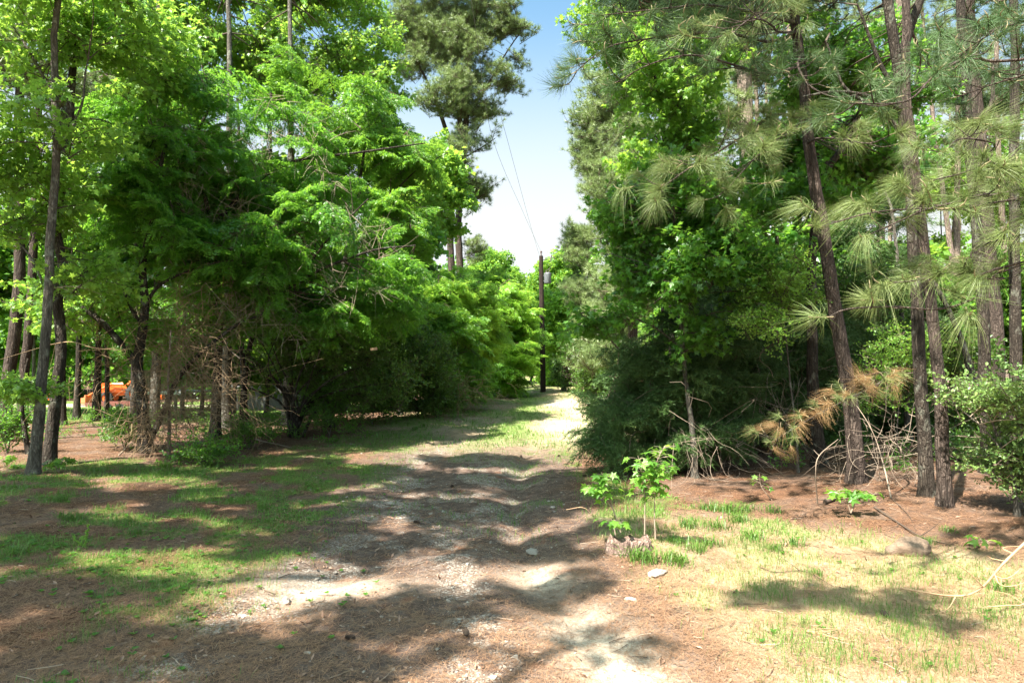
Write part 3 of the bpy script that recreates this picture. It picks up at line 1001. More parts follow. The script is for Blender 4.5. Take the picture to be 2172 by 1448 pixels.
# forked tree with vines
b = base(312, 958)
F5 = b[1]
tree("forked_tree", "crooked forked tree wrapped in dead vines, orange tractor seen to its left", "tree",
     [(rooted(312, 958, (306, 880), (296, 800), (292, 772), (303, 700), (305, 630), (300, 560), (318, 470), (330, 380), (345, 290)), 0.135, 0.035),
      (line((294, 778, F5), (268, 745, F5 - .1), (235, 705, F5 - .2), (205, 675, F5 - .2), (165, 645, F5), (130, 630, F5)), 0.085, 0.04),
      (line((304, 690, F5), (280, 660, F5), (262, 620, F5 + .1), (250, 560, F5 + .2)), 0.04, 0.015),
      (line((305, 650, F5), (330, 610, F5), (370, 585, F5), (410, 570, F5)), 0.045, 0.02),
      (line((312, 950, F5), (345, 880, F5 + .1), (380, 800, F5 + .2), (430, 745, F5 + .3), (500, 690, F5 + .5), (560, 665, F5 + .6)), 0.075, 0.025)], 'bark_dark', seed=21,
     leaves=[dict(envs=envpx([(230, 600, F5, 110, 60, 1.0), (330, 470, F5, 90, 80, 1.0), (260, 690, F5 + .5, 70, 40, .6), (310, 330, F5, 90, 80, 1.0)]), n=80, kind='feather', mat='feather', size=0.8, gap=-0.05)])

for i, (u, v, rv, ru, n, lab) in enumerate([(268, 955, 45, 45, 26, "small green shrub at the left foot of the forked tree"), (530, 950, 40, 60, 34, "low leafy shrub right of the feathery tree's trunk"), (700, 925, 60, 60, 40, "leafy twiggy shrub in front of the fanning stems"),
                                            (790, 900, 50, 50, 40, "shaded green shrub between the fanning stems and the olive bush"), (20, 960, 60, 35, 26, "ivy-like shrub round the foot of the edge pine"), (440, 985, 22, 50, 24, "low sprouting shrub in front of the feathery tree's trunk")]):
    b0 = base(u, v)
    Y = b0[1]
    tree("wild_shrub", lab, "shrub", [([b0, b0 + [.05, 0, .3], b0 + [.1, .05, .7]], .014, .005, 'stem'), ([b0, b0 + [-.1, 0, .3], b0 + [-.3, .05, .6]], .012, .005, 'stem')], 'bark_grey', seed=520 + i,
         leaves=[dict(envs=[(b0[0], Y, b0[2] + rv / FPX * Y, ru / FPX * Y, .4, rv / FPX * Y)], n=n, kind='shrub', mat='broad', size=0.9, gap=-0.3, shell=0.1, nb=.3, brad=.006)])

# dead vine tangle
def tangle(name, label, specs, mat, seed, rmax=0.007):
    r = rs(seed)
    c0 = specs[0][0]
    t = thing(name, label, "vine", tuple(c0))
    bf = Buf()
    for c, rad, n in specs:
        c = np.array(c)
        for k in range(n):
            p = c + r.normal(size=3) * rad * 0.6
            d = unit(r.normal(size=3) + np.array([0.3, -0.2, -0.5]))
            L = 0.5 + 1.0 * r.rand()
            s = np.linspace(0, 1, 9)[:, None]
            cv = r.normal(size=3) * 0.5
            q = p + d * L * s + cv * L * s * (s - 1) + 0.05 * r.normal(size=3) * np.sin(s * 9) + np.array([0, 0, -0.12]) * s ** 2
            q[:, 2] = np.maximum(q[:, 2], height(q[:, 0], q[:, 1]) + 0.01)
            tube(bf, q - c0, np.linspace(rmax * (0.4 + 0.6 * r.rand()), 0.0018, 9), 4, tone=r.rand(), cap=False)
    link("vine_stems", bf.mesh("vine_stems", M[mat], True), t, kind='stuff')
    return t


tangle("dead_vine", "tan tangle of dead vines hanging on the forked tree", [(px(390, 740, 14.4), np.array([.6, .4, .9]), 220), (px(350, 880, 13.9), np.array([.55, .3, .5]), 220), (px(440, 830, 14.2), np.array([.9, .4, .7]), 190), (px(430, 610, 15), np.array([.6, .4, .6]), 90), (px(220, 740, 14.4), np.array([.7, .4, .7]), 70)], 'twig_tan', 5)
tangle("dead_vine", "brown dead vines in the dark gap under the left roadside bushes", [(px(960, 830, 24), np.array([1.1, .5, .7]), 140)], 'twig_tan', 6, 0.012)
tangle("dead_vine", "thin pale twigs hanging around the cedar's shaded foot", [(px(1480, 930, 12.2), np.array([.6, .4, .5]), 70), (px(1620, 860, 13), np.array([.9, .5, .7]), 90)], 'twig', 7, 0.005)
tangle("dead_vine", "grey brush heap between the right-hand pines, right of the widest trunk", [(px(1880, 960, 10.8), np.array([.6, .4, .4]), 80)], 'twig', 8, 0.006)
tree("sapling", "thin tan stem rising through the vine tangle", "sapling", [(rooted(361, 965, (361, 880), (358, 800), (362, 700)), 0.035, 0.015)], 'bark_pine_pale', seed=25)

# ---- the great feathery tree
F1 = base(458, 928)[1]
tree("feathery_tree", "wide feathery-leaved tree arching over the left verge, deep green", "tree",
     [(rooted(458, 928, (460, 800), (464, 700), (460, 600), (455, 540, F1 - .5), (440, 460, F1 - 1), (425, 380, F1 - 1.2), (405, 290, F1 - 1.3)), 0.13, 0.035),
      (line((458, 580, F1 - .4), (400, 500, F1 - 1.4), (375, 430, F1 - 1.8), (330, 340, F1 - 2)), 0.06, 0.02),
      (line((462, 690, F1), (520, 645, F1 - .6), (600, 615, F1 - 1), (680, 570, F1 - 1.2), (790, 530, F1 - .8), (880, 520, F1)), 0.065, 0.02),
      (line((600, 615, F1 - 1), (650, 565, F1 - 1.1), (700, 500, F1 - 1.2), (780, 420, F1 - 1)), 0.045, 0.015),
      (line((447, 480, F1 - .9), (520, 400, F1 - .9), (620, 340, F1 - .5), (760, 320, F1), (900, 300, F1 + .6)), 0.06, 0.015),
      (line((405, 290, F1 - 1.3), (440, 220, F1 - 1.2), (470, 160, F1 - 1)), 0.035, 0.012)], 'bark_dark', seed=31,
     leaves=[dict(envs=envpx([(410, 220, F1 - 1.2, 150, 100, 1.6), (560, 300, F1 - 1, 170, 110, 1.8), (320, 400, F1 - 2, 110, 130, 1.3), (520, 500, F1 - 1.8, 150, 120, 1.3), (700, 480, F1 - .8, 170, 130, 1.6), (640, 620, F1 - .9, 150, 90, 1.3), (270, 260, F1 - 1.6, 80, 70, 1.0), (790, 590, F1, 110, 110, 1.5), (430, 640, F1 - .8, 100, 60, .8)]), n=290, kind='feather', mat='feather', gap=-0.02, gscale=1.2, nb=0.4, brad=0.03, droop=0.12, size=0.9), dict(envs=envpx([(330, 300, F1 - 1.6, 110, 120, 1.4), (430, 560, F1 - 1.5, 140, 110, 1.0), (600, 700, F1 - 1, 160, 50, 1)]), n=80, kind='broad', mat='broad', gap=-0.05, size=0.8, name='ivy_leaves', branches=False), dict(envs=envpx([(450, 620, F1 - 1.6, 200, 150, .8), (650, 560, F1 - 1.6, 180, 160, .8), (520, 350, F1 - 2, 200, 150, .8)]), n=70, kind='bare', mat='twig', gap=-0.2, size=1.1, name='dead_twigs', branches=False)])
F2 = 20.5
tree("feathery_tree", "sunlit lime-green feathery tree leaning out over the track in front of the twin pine", "tree",
     [([*rooted(700, 905, (705, 800), (715, 650), (740, 500), (760, 380), (780, 260))], 0.12, 0.03),
      (line((725, 560, F2), (800, 450, F2), (880, 360, F2), (950, 320, F2 - .2)), 0.05, 0.012),
      (line((715, 640, F2), (800, 560, F2 - .3), (900, 530, F2 - .6)), 0.05, 0.012)], 'bark_dark', seed=33,
     leaves=[dict(envs=envpx([(740, 240, F2, 110, 100, 1.8), (840, 330, F2, 65, 50, 1.5), (820, 470, F2 - .5, 75, 80, 1.5), (850, 560, F2 - .3, 50, 35, 1.0), (770, 640, F2, 80, 60, 1.4), (650, 190, F2, 80, 60, 1.5)]), n=250, kind='feather', mat='feather_bright', gap=-0.06, gscale=1.1, nb=0.12, droop=0.12)])

# tall bright sweetgums behind, upper left
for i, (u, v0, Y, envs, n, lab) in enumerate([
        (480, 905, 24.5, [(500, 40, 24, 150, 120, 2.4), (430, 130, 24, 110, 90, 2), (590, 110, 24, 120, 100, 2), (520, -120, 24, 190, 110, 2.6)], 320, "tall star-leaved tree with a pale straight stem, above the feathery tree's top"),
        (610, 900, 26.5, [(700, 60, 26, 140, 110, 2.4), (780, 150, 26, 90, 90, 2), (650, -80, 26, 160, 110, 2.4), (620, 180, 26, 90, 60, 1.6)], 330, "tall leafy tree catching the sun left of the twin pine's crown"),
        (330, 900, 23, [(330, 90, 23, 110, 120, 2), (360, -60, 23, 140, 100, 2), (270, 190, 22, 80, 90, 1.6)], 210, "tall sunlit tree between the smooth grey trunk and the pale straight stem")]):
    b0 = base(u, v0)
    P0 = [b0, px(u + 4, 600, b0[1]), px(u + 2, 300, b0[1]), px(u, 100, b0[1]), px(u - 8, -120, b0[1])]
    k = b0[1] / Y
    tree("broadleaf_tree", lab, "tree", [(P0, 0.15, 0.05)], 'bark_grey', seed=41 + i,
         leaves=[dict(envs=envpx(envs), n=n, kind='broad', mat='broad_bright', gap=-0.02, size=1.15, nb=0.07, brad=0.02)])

# thin trunks in the gap on the left
for i, (u, v0, w, lean, lab) in enumerate([(165, 888, .10, 2, "dark thin trunk left of the orange tractor, nearest to it"), (206, 893, .11, 4, "dark trunk in front of the orange tractor's bucket"),
                                           (229, 890, .075, -2, "reddish thin trunk in front of the orange tractor's wheel"), (285, 902, .10, 0, "dark trunk just right of the orange tractor"),
                                           (510, 925, .07, 30, "thin black stem leaning right, right of the feathery tree's trunk"), (523, 920, .085, -14, "short dark trunk behind the thin leaning stem"),
                                           (135, 900, .10, -4, "dark trunk half hidden behind the crooked brown trunk")]):
    p = rooted(u, v0, (u + lean * .4, 780), (u + lean, 690), (u + lean * 1.4, 560))
    tree("thin_tree", lab, "tree", [(up(p, 9), w, 0.03)], 'bark_dark' if i != 2 else 'bark_pine', group="thin trunks at the edge of the lawn" if i < 4 else None, seed=50 + i,
         leaves=[dict(envs=[(p[2][0], p[2][1], p[2][2] + 2.4, 1.5, 1.5, 1.4), (p[2][0] + .6, p[2][1], p[2][2] + .6, .9, .9, .5)], n=46, kind='broadfar', mat='broad', gap=-0.2)])

# multi-stemmed shrub
bs = base(622, 925)
t = []
rr = rs(9)
for k in range(17):
    a = -1.25 + 2.6 * k / 16
    q = [bs + [0.08 * rr.normal(), 0.1 * rr.normal(), 0]]
    h = 1.5 + 1.2 * rr.rand()
    q.append(q[0] + np.array([0.35 * math.sin(a), 0.25 * rr.normal(), h * 0.45]))
    q.append(q[0] + np.array([1.7 * math.sin(a), 0.6 * rr.normal(), h * (0.62 + 0.35 * math.cos(a))]))
    q.append(q[0] + np.array([2.9 * math.sin(a), 0.9 * rr.normal(), h * (0.55 + 0.85 * math.cos(a))]))
    t.append((q, 0.028 + 0.02 * rr.rand(), 0.008, 'stem'))
tree("wild_shrub", "many-stemmed dark shrub fanning out beneath the feathery trees", "shrub", t, 'bark_dark', seed=61,
     leaves=[dict(envs=envpx([(560, 770, bs[1], 110, 50, 1.0), (700, 760, bs[1], 130, 60, 1.2), (640, 700, bs[1] + .4, 120, 50, 1), (800, 800, bs[1], 80, 50, 1), (720, 850, bs[1] + .8, 90, 40, .6)]), n=220, kind='shrub', mat='shrub', size=1.3, gap=-0.1, nb=0.2)])

# roadside bushes, left
for nm, lab, u0, v0, envs, n, kind, mat, size in [
    ("roadside_bush", "olive bush with dark hollow base at the bend of the left verge", 850, 880, [(850, 760, 22.5, 90, 60, 1.4), (800, 820, 22, 70, 45, 1.2), (900, 830, 23.5, 70, 40, 1.0)], 260, 'shrub', 'shrub', 1.7),
    ("roadside_bush", "rounded green bush overhanging the left verge, next behind the olive bush", 925, 862, [(930, 720, 27, 85, 60, 1.6), (960, 790, 27, 60, 45, 1.3), (890, 660, 26, 60, 50, 1.4)], 220, 'feather', 'feather_bright', 1.1),
    ("roadside_bush", "low dark bush where the left verge meets the sunny track", 1000, 848, [(1005, 800, 33, 45, 38, 1.4), (980, 760, 32, 50, 40, 1.4)], 170, 'shrub', 'shrub', 2.1),
    ("feathery_tree", "bright drooping feathery tree left of the pole, nearer one", 985, 850, [(985, 640, 30, 55, 55, 1.8), (955, 600, 29, 40, 30, 1.4), (1010, 700, 31, 45, 60, 1.4), (930, 620, 28, 50, 40, 1.4)], 230, 'feather', 'lime', 1.2),
    ("feathery_tree", "bright drooping feathery tree left of the pole, farther one", 1068, 836, [(1060, 660, 38, 55, 80, 2), (1075, 760, 37, 42, 60, 1.6), (1030, 610, 39, 50, 40, 1.6), (1100, 700, 39, 24, 50, 1.2)], 240, 'feather', 'lime', 1.4),
]:
    b0 = base(u0, v0)
    Y = b0[1]
    P0 = [b0, px(u0 + 3, 780, Y), px(u0 - 5, envs[0][1] + 20, Y)]
    tree(nm, lab, "bush" if 'bush' in nm else "tree", [(P0, 0.09, 0.03), ([P0[0], P0[0] + [0.5, -.2, 1.2], P0[0] + [1.1, -.4, 2.2]], .05, .02, 'limb'), ([P0[0], P0[0] + [-0.6, -.1, 1.1], P0[0] + [-1.2, -.3, 2.1]], .05, .02, 'limb')], 'bark_dark', seed=70 + u0,
         leaves=[dict(envs=envpx(envs), n=n, kind=kind, mat=mat, size=size, gap=-0.22, nb=0.15)])

# ---- tall twin pine
TY = 42.0
bt = np.array([*px(968, 800, TY)[:2], 0.0])
bt[2] = float(height(bt[0], bt[1]))
tree("pine_tree", "tall pine with twin stems side by side, rising above the left-hand bushes", "pine tree",
     [([bt + [-.25, 0, 0], px(958, 600, TY), px(955, 460, TY), px(975, 330, TY), px(972, 200, TY), px(968, 60, TY), px(960, -150, TY)], 0.27, 0.1),
      ([bt + [.25, .1, 0], px(976, 600, TY), px(972, 470, TY), px(985, 300, TY), px(990, 180, TY), px(1000, 50, TY), px(1010, -180, TY)], 0.27, 0.1, 'trunk'),
      (line((955, 300, TY), (930, 230, TY), (905, 170, TY - .5), (880, 120, TY - 1)), 0.16, 0.06),
      (line((980, 260, TY), (1030, 180, TY), (1070, 110, TY), (1110, 50, TY)), 0.09, 0.03),
      (line((975, 180, TY), (930, 120, TY), (870, 100, TY)), 0.09, 0.03),
      (line((985, 330, TY), (1020, 310, TY), (1050, 290, TY)), 0.06, 0.02)], 'bark_pine', seed=81, bark=0.04,
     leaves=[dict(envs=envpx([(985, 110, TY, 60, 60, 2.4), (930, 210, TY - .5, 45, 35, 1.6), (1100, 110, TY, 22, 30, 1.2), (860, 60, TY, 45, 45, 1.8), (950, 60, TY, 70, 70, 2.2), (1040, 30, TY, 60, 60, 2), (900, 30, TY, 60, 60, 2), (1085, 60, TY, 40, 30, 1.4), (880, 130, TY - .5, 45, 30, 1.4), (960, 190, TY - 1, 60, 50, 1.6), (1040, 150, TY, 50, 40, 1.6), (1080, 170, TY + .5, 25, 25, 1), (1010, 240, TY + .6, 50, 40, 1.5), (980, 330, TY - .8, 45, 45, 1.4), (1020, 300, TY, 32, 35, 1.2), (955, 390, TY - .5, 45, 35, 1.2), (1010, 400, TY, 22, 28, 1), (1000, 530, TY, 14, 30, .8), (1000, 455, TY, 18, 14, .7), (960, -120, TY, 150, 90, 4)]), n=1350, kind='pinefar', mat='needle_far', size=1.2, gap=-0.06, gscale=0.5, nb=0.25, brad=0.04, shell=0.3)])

# ---- far trees round the pole
for nm, lab, u0, Y, envs, n, kind, mat, size in [
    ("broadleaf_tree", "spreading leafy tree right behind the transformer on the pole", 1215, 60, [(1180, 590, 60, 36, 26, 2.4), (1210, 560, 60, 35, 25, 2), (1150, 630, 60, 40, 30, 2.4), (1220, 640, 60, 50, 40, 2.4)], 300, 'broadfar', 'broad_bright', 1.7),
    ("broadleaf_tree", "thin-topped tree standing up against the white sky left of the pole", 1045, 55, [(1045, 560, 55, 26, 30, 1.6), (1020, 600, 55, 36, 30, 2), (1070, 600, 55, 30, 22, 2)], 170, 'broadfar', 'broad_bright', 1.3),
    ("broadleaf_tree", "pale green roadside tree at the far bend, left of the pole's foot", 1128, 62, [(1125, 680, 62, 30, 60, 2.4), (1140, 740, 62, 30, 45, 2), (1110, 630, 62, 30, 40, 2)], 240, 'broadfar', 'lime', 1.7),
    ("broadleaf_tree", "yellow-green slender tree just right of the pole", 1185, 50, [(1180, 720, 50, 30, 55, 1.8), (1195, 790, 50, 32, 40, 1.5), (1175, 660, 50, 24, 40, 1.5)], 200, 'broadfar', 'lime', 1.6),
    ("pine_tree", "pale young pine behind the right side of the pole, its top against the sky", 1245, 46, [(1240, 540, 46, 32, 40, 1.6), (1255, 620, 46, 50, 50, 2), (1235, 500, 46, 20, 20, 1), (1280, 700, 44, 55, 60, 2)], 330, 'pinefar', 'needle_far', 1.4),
    ("pine_tree", "small bright pine bough-tree low beside the cedar's left flank", 1300, 24, [(1290, 765, 22, 50, 26, .8), (1310, 700, 23, 60, 50, 1.2), (1330, 620, 24, 60, 60, 1.4)], 150, 'pinefar', 'needle_far', 1.0),
    ("roadside_bush", "dark rounded bush at the foot of the pole", 1195, 41, [(1200, 790, 41, 30, 26, 1.4), (1240, 760, 38, 40, 40, 1.6), (1270, 790, 35, 40, 40, 1.6)], 380, 'shrub', 'shrub', 2.0),
]:
    x = (u0 - 1086) / FPX * Y
    b0 = np.array([x, Y, float(height(x, Y))])
    top = px(u0, envs[0][1], Y)
    tree(nm, lab, {"pine_tree": "pine tree", "roadside_bush": "bush"}.get(nm, "tree"), [([b0, (b0 + top) / 2 + [.1, 0, 0], top], 0.14, 0.04)], 'bark_grey', seed=90 + u0,
         leaves=[dict(envs=envpx(envs), n=n, kind=kind, mat=mat, size=size, gap=-0.12, gscale=0.5, nb=0.15)])

# ---- right side: big pines and woods
tree("pine_tree", "massive pine trunk in full sun behind the star-leaved sapling", "pine tree",
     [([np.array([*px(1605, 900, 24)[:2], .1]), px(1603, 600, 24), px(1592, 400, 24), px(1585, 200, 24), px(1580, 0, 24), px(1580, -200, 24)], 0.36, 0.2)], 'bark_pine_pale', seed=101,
     leaves=[dict(envs=envpx([(1400, 330, 24, 110, 120, 2), (1480, 200, 24, 110, 120, 2), (1540, 60, 24, 150, 100, 2.4), (1660, 200, 25, 100, 100, 2)]), n=170, kind='pinefar', mat='needle_far', size=1.1, gap=0.0, nb=0.3)])
tree("pine_tree", "tall pale-needled pine whose crown edges the sky on the right", "pine tree",
     [([np.array([*px(1340, 850, 32)[:2], 0]), px(1345, 500, 32), px(1350, 200, 32), px(1350, -150, 32)], 0.25, 0.12)], 'bark_pine', seed=103,
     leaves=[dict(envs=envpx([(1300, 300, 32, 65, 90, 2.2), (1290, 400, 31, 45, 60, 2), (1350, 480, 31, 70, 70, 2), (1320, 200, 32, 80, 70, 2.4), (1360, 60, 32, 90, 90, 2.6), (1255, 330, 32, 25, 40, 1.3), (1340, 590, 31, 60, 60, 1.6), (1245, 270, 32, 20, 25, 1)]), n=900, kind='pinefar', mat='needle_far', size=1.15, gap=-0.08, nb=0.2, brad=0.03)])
tree("broadleaf_tree", "light green leafy tree high at the right edge of the sky gap", "tree",
     [([np.array([*px(1420, 950, 15.5)[:2], .1]), px(1425, 700, 15.5), px(1420, 400, 15.5), px(1400, 200, 15.5), px(1370, 50, 15.5), px(1360, -100, 15.5)], 0.09, 0.03)], 'bark_dark', seed=105,
     leaves=[dict(envs=envpx([(1370, 180, 15.5, 60, 70, 1.4), (1440, 240, 15.5, 80, 80, 1.4), (1330, 60, 15.5, 50, 50, 1.2), (1450, 90, 15.5, 100, 90, 1.5), (1390, 320, 15.5, 50, 60, 1.1), (1250, 15, 15, 12, 10, .5)]), n=230, kind='broad', mat='broad_bright', size=0.95, gap=-0.08)])
R1 = base(1472, 1012)
tree("star_leaf_sapling", "slim grey-stemmed young tree with star-shaped leaves, in front of the cedar", "tree",
     [(rooted(1472, 1012, (1466, 900), (1452, 780), (1442, 640), (1436, 520), (1430, 400), (1428, 300)), 0.055, 0.014),
      (line((1448, 740, R1[1]), (1380, 690, R1[1] - .2), (1290, 660, R1[1] - .3), (1215, 668, R1[1] - .3)), 0.018, 0.006),
      (line((1444, 660, R1[1]), (1520, 600, R1[1] - .3), (1600, 560, R1[1] - .4)), 0.018, 0.006),
      (line((1438, 540, R1[1]), (1370, 460, R1[1] - .2), (1300, 400, R1[1] - .2)), 0.016, 0.005),
      (line((1440, 600, R1[1]), (1370, 560, R1[1] - .3), (1300, 540, R1[1] - .4)), 0.016, 0.005)], 'bark_grey', seed=111,
     leaves=[dict(envs=envpx([(1450, 420, R1[1], 100, 100, .9), (1390, 560, R1[1], 70, 80, .9), (1500, 580, R1[1] - .2, 130, 90, .9), (1320, 690, R1[1] - .3, 70, 30, .6), (1420, 690, R1[1], 110, 60, .8), (1340, 430, R1[1] - .2, 45, 50, .6), (1590, 520, R1[1] - .2, 90, 70, .7)]), n=250, kind='broad', mat='broad', size=0.85, gap=-0.12, nb=0.4)])
CB = base(1400, 985)
tree("cedar_tree", "dark wispy cedar spreading low beside the track on the right", "cedar tree",
     [([CB + [0.15, .6, 0], CB + [0.1, .6, 1.4], CB + [0.2, .6, 3.2]], 0.09, 0.03),
      ([CB + [0.15, .6, .3], CB + [-.5, .3, .8], CB + [-1.1, 0, 1.1]], .03, .01)], 'bark_dark', seed=115,
     leaves=[dict(envs=envpx([(1330, 870, 13, 90, 40, .9), (1290, 930, 12.6, 50, 30, .6), (1420, 800, 13.2, 110, 60, 1.1), (1480, 900, 13, 90, 60, .8), (1350, 750, 13.4, 70, 40, 1.0), (1540, 780, 13.6, 100, 120, 1.1), (1400, 950, 12.6, 60, 40, .6), (1480, 700, 13.5, 90, 50, .9), (1440, 880, 13.6, 110, 90, 1)]), n=560, kind='cedar', mat='cedar', size=1.05, gap=-0.1, gscale=1.5, nb=0.15)])
tree("cedar_tree", "black-green cedar deep in shade behind the drooping brown bough", "cedar tree",
     [([np.array([*px(1660, 980, 15.5)[:2], .15]), px(1655, 800, 15.5), px(1650, 620, 15.5), px(1650, 500, 15.5)], 0.11, 0.04)], 'bark_dark', seed=117,
     leaves=[dict(envs=envpx([(1640, 720, 15.5, 120, 110, 1.5), (1620, 860, 15.2, 120, 90, 1.3), (1740, 780, 16.5, 90, 130, 1.3), (1560, 660, 15.5, 90, 80, 1.2), (1720, 900, 16, 90, 60, 1)]), n=620, kind='cedar', mat='cedar', size=1.25, gap=-0.22, nb=0.1)])
tree("cedar_tree", "dark cedar among the far trunks, above the two close-set pines", "cedar tree",
     [([np.array([*px(1870, 880, 19)[:2], .2]), px(1868, 700, 19), px(1866, 420, 19)], 0.1, 0.03)], 'bark_dark', seed=119,
     leaves=[dict(envs=envpx([(1860, 380, 19, 70, 90, 1.4), (1840, 520, 19, 80, 80, 1.4), (1900, 700, 19, 100, 110, 1.6), (1840, 860, 19, 80, 60, 1.2)]), n=330, kind='cedar', mat='cedar', size=1.4, gap=-0.12, nb=0.1)])

# main right-hand trunks
R4 = base(1812, 1022)
RY = R4[1]
tree_main = tree("pine_tree", "widest rough pine trunk in the right foreground, leaning left as it rises", "pine tree",
     [(up(rooted(1812, 1022, (1808, 900), (1795, 800), (1776, 680), (1758, 560), (1745, 460), (1728, 340), (1716, 220), (1700, 90), (1692, 0)), 12), 0.122, 0.052)], 'bark_pine', seed=121, bark=0.09,
     leaves=[dict(envs=envpx([(1640, -60, RY, 200, 80, 1.5), (1500, -30, RY, 150, 60, 1.3)]), n=70, kind='pinefar', mat='needle', size=0.9, gap=-0.1, nb=0.3)])
R5 = base(1962, 1050)
tree("pine_tree", "dark pine of the close-set pair, the left one, forking at the top of the picture", "pine tree",
     [(rooted(1960, 1050, (1956, 900), (1952, 760), (1948, 620), (1942, 500), (1938, 400), (1928, 300), (1920, 200), (1908, 90), (1895, 0), (1880, -120)), 0.088, 0.065),
      (line((1922, 120, R5[1]), (1945, 40, R5[1]), (1975, -40, R5[1])), 0.07, 0.05),
      (line((1934, 300, R5[1]), (1880, 230, R5[1]), (1800, 180, R5[1]), (1760, 80, R5[1])), 0.04, 0.012),
      (line((1930, 232, R5[1]), (1850, 200, R5[1] - .2), (1780, 190, R5[1] - .3), (1710, 200, R5[1] - .4)), 0.04, 0.012),
      (line((1925, 210, R5[1]), (1880, 140, R5[1]), (1850, 60, R5[1]), (1830, 0, R5[1])), 0.04, 0.015)], 'bark_dark', seed=125, bark=0.09,
     leaves=[dict(envs=envpx([(1800, 60, RY + .5, 120, 70, 1), (1760, 160, RY + .5, 100, 60, .9), (1920, 160, RY + .8, 80, 80, .8)]), n=90, kind='broad', mat='broad', size=0.8, gap=-0.05, nb=0.3)])
tree("pine_tree", "right one of the close-set pair of pines, lit patches on its lower bark", "pine tree",
     [(up(rooted(1999, 1070, (1996, 900), (1986, 760), (1975, 640), (1960, 500), (1950, 420), (1940, 300), (1930, 200)), 9), 0.082, 0.04)], 'bark_pine', seed=127, bark=0.09)
RB = base(2090, 1000)
tree("pine_tree", "dark trunk half hidden by the glossy-leaved bush, with a limb forking at the top", "pine tree",
     [(rooted(2090, 1000, (2088, 850), (2085, 700), (2080, 560), (2070, 400), (2062, 240), (2055, 100), (2050, -80)), 0.10, 0.06),
      (line((2068, 300, RB[1]), (2095, 250, RB[1]), (2115, 200, RB[1]), (2120, 120, RB[1])), 0.05, 0.02)], 'bark_dark', seed=129)
tree("pine_tree", "tall pine just behind the half-hidden dark trunk, brown plates on its bark", "pine tree",
     [(up(rooted(2114, 935, (2112, 700), (2100, 480), (2085, 250), (2070, 0)), 16), 0.18, 0.08)], 'bark_pine', seed=131,
     leaves=[dict(envs=envpx([(2080, 60, 17, 120, 110, 1.8), (2110, 180, 17, 90, 70, 1.4)]), n=70, kind='pinefar', mat='needle', size=1.0, gap=-0.05)])
tree("broadleaf_tree", "dark forked tree leaning right behind the widest pine trunk", "tree",
     [(rooted(1735, 985, (1725, 800), (1722, 600), (1735, 460), (1755, 370), (1800, 300), (1840, 210), (1880, 100)), 0.12, 0.04)], 'bark_dark', seed=133,
     leaves=[dict(envs=envpx([(1720, 330, 14, 90, 80, 1.1), (1690, 470, 13.5, 100, 90, 1.2), (1830, 330, 14, 80, 90, 1)]), n=150, kind='broad', mat='broad', gap=-0.08)])
tree("fallen_tree", "slanting dead trunk propped between the pines at the right", "fallen tree",
     [([px(2062, 800, 14), px(2040, 720, 14), px(2010, 650, 14.1), px(1985, 600, 14.1), px(1955, 520, 14.2)], 0.06, 0.035)], 'bark_grey', seed=134)
tree("broadleaf_tree", "grey crooked thin trunk slanting across the light between the right-hand pines", "tree",
     [(rooted(1925, 935, (1915, 700), (1900, 470), (1880, 400), (1862, 330), (1850, 270)), 0.07, 0.02)], 'bark_grey', seed=135,
     leaves=[dict(envs=envpx([(1860, 620, 16, 80, 60, 1), (1980, 760, 15.5, 80, 70, 1)]), n=90, kind='shrub', mat='shrub', size=1.8, gap=-0.2)])
tree("pine_tree", "black trunk cut by the right edge of the picture, high up", "pine tree",
     [(rooted(2150, 975, (2155, 700), (2160, 400), (2164, 200), (2166, 0), (2170, -100)), 0.11, 0.07)], 'bark_dark', seed=136)

# slender trunks deep in the woods on the right, and the green between them
rr = rs(77)
protoP = None
deep = [(1690, 22), (1715, 27), (1760, 30), (1835, 33), (1850, 26), (1905, 24), (1985, 36), (1995, 22), (2020, 28), (2033, 40), (2055, 25), (2100, 38), (2130, 24), (2145, 30), (2158, 42), (1945, 34), (1668, 38), (1790, 40), (2010, 46), (1870, 44), (1640, 30), (2075, 48), (1560, 36), (1480, 42)]
for k, (u, Y) in enumerate(deep):
    x = (u - 1086) / FPX * Y
    z = float(height(x, Y))
    if k < 4:
        b0 = np.array([x, Y, z])
        rad = [0.14, 0.11, 0.16, 0.12][k]
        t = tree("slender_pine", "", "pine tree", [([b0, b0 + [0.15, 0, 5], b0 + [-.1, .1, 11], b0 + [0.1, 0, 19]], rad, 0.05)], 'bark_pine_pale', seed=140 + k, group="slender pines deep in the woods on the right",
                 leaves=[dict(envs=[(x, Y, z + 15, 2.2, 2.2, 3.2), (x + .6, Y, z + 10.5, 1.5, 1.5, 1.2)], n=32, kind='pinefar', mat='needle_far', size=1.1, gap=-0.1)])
        if protoP is None:
            protoP = []
        protoP.append(t)
    else:
        src = protoP[k % 4]
        o = src.copy()
        COL.objects.link(o)
        o.location = (x, Y, z)
        sc = 0.75 + 0.6 * rr.rand()
        o.scale = (sc, sc, 1.0)
        o.rotation_euler = (0.04 * rr.normal(), 0.04 * rr.normal(), rr.rand() * 6)
        for c in src.children:
            c2 = c.copy()
            COL.objects.link(c2)
            c2.parent = o
_ord = "first second third fourth fifth sixth seventh eighth ninth tenth eleventh twelfth thirteenth fourteenth fifteenth sixteenth seventeenth eighteenth nineteenth twentieth twenty-first twenty-second twenty-third twenty-fourth".split()
_sl = sorted([o for o in COL.objects if o.name.startswith("slender_pine")], key=lambda o: o.location.x / o.location.y)
for _i, o in enumerate(_sl):
    _d = o.location.y
    o["label"] = ("near-standing" if _d < 27 else "mid-distance" if _d < 37 else "distant") + " slender pine, " + _ord[_i] + " from the left among those deep in the right-hand woods"
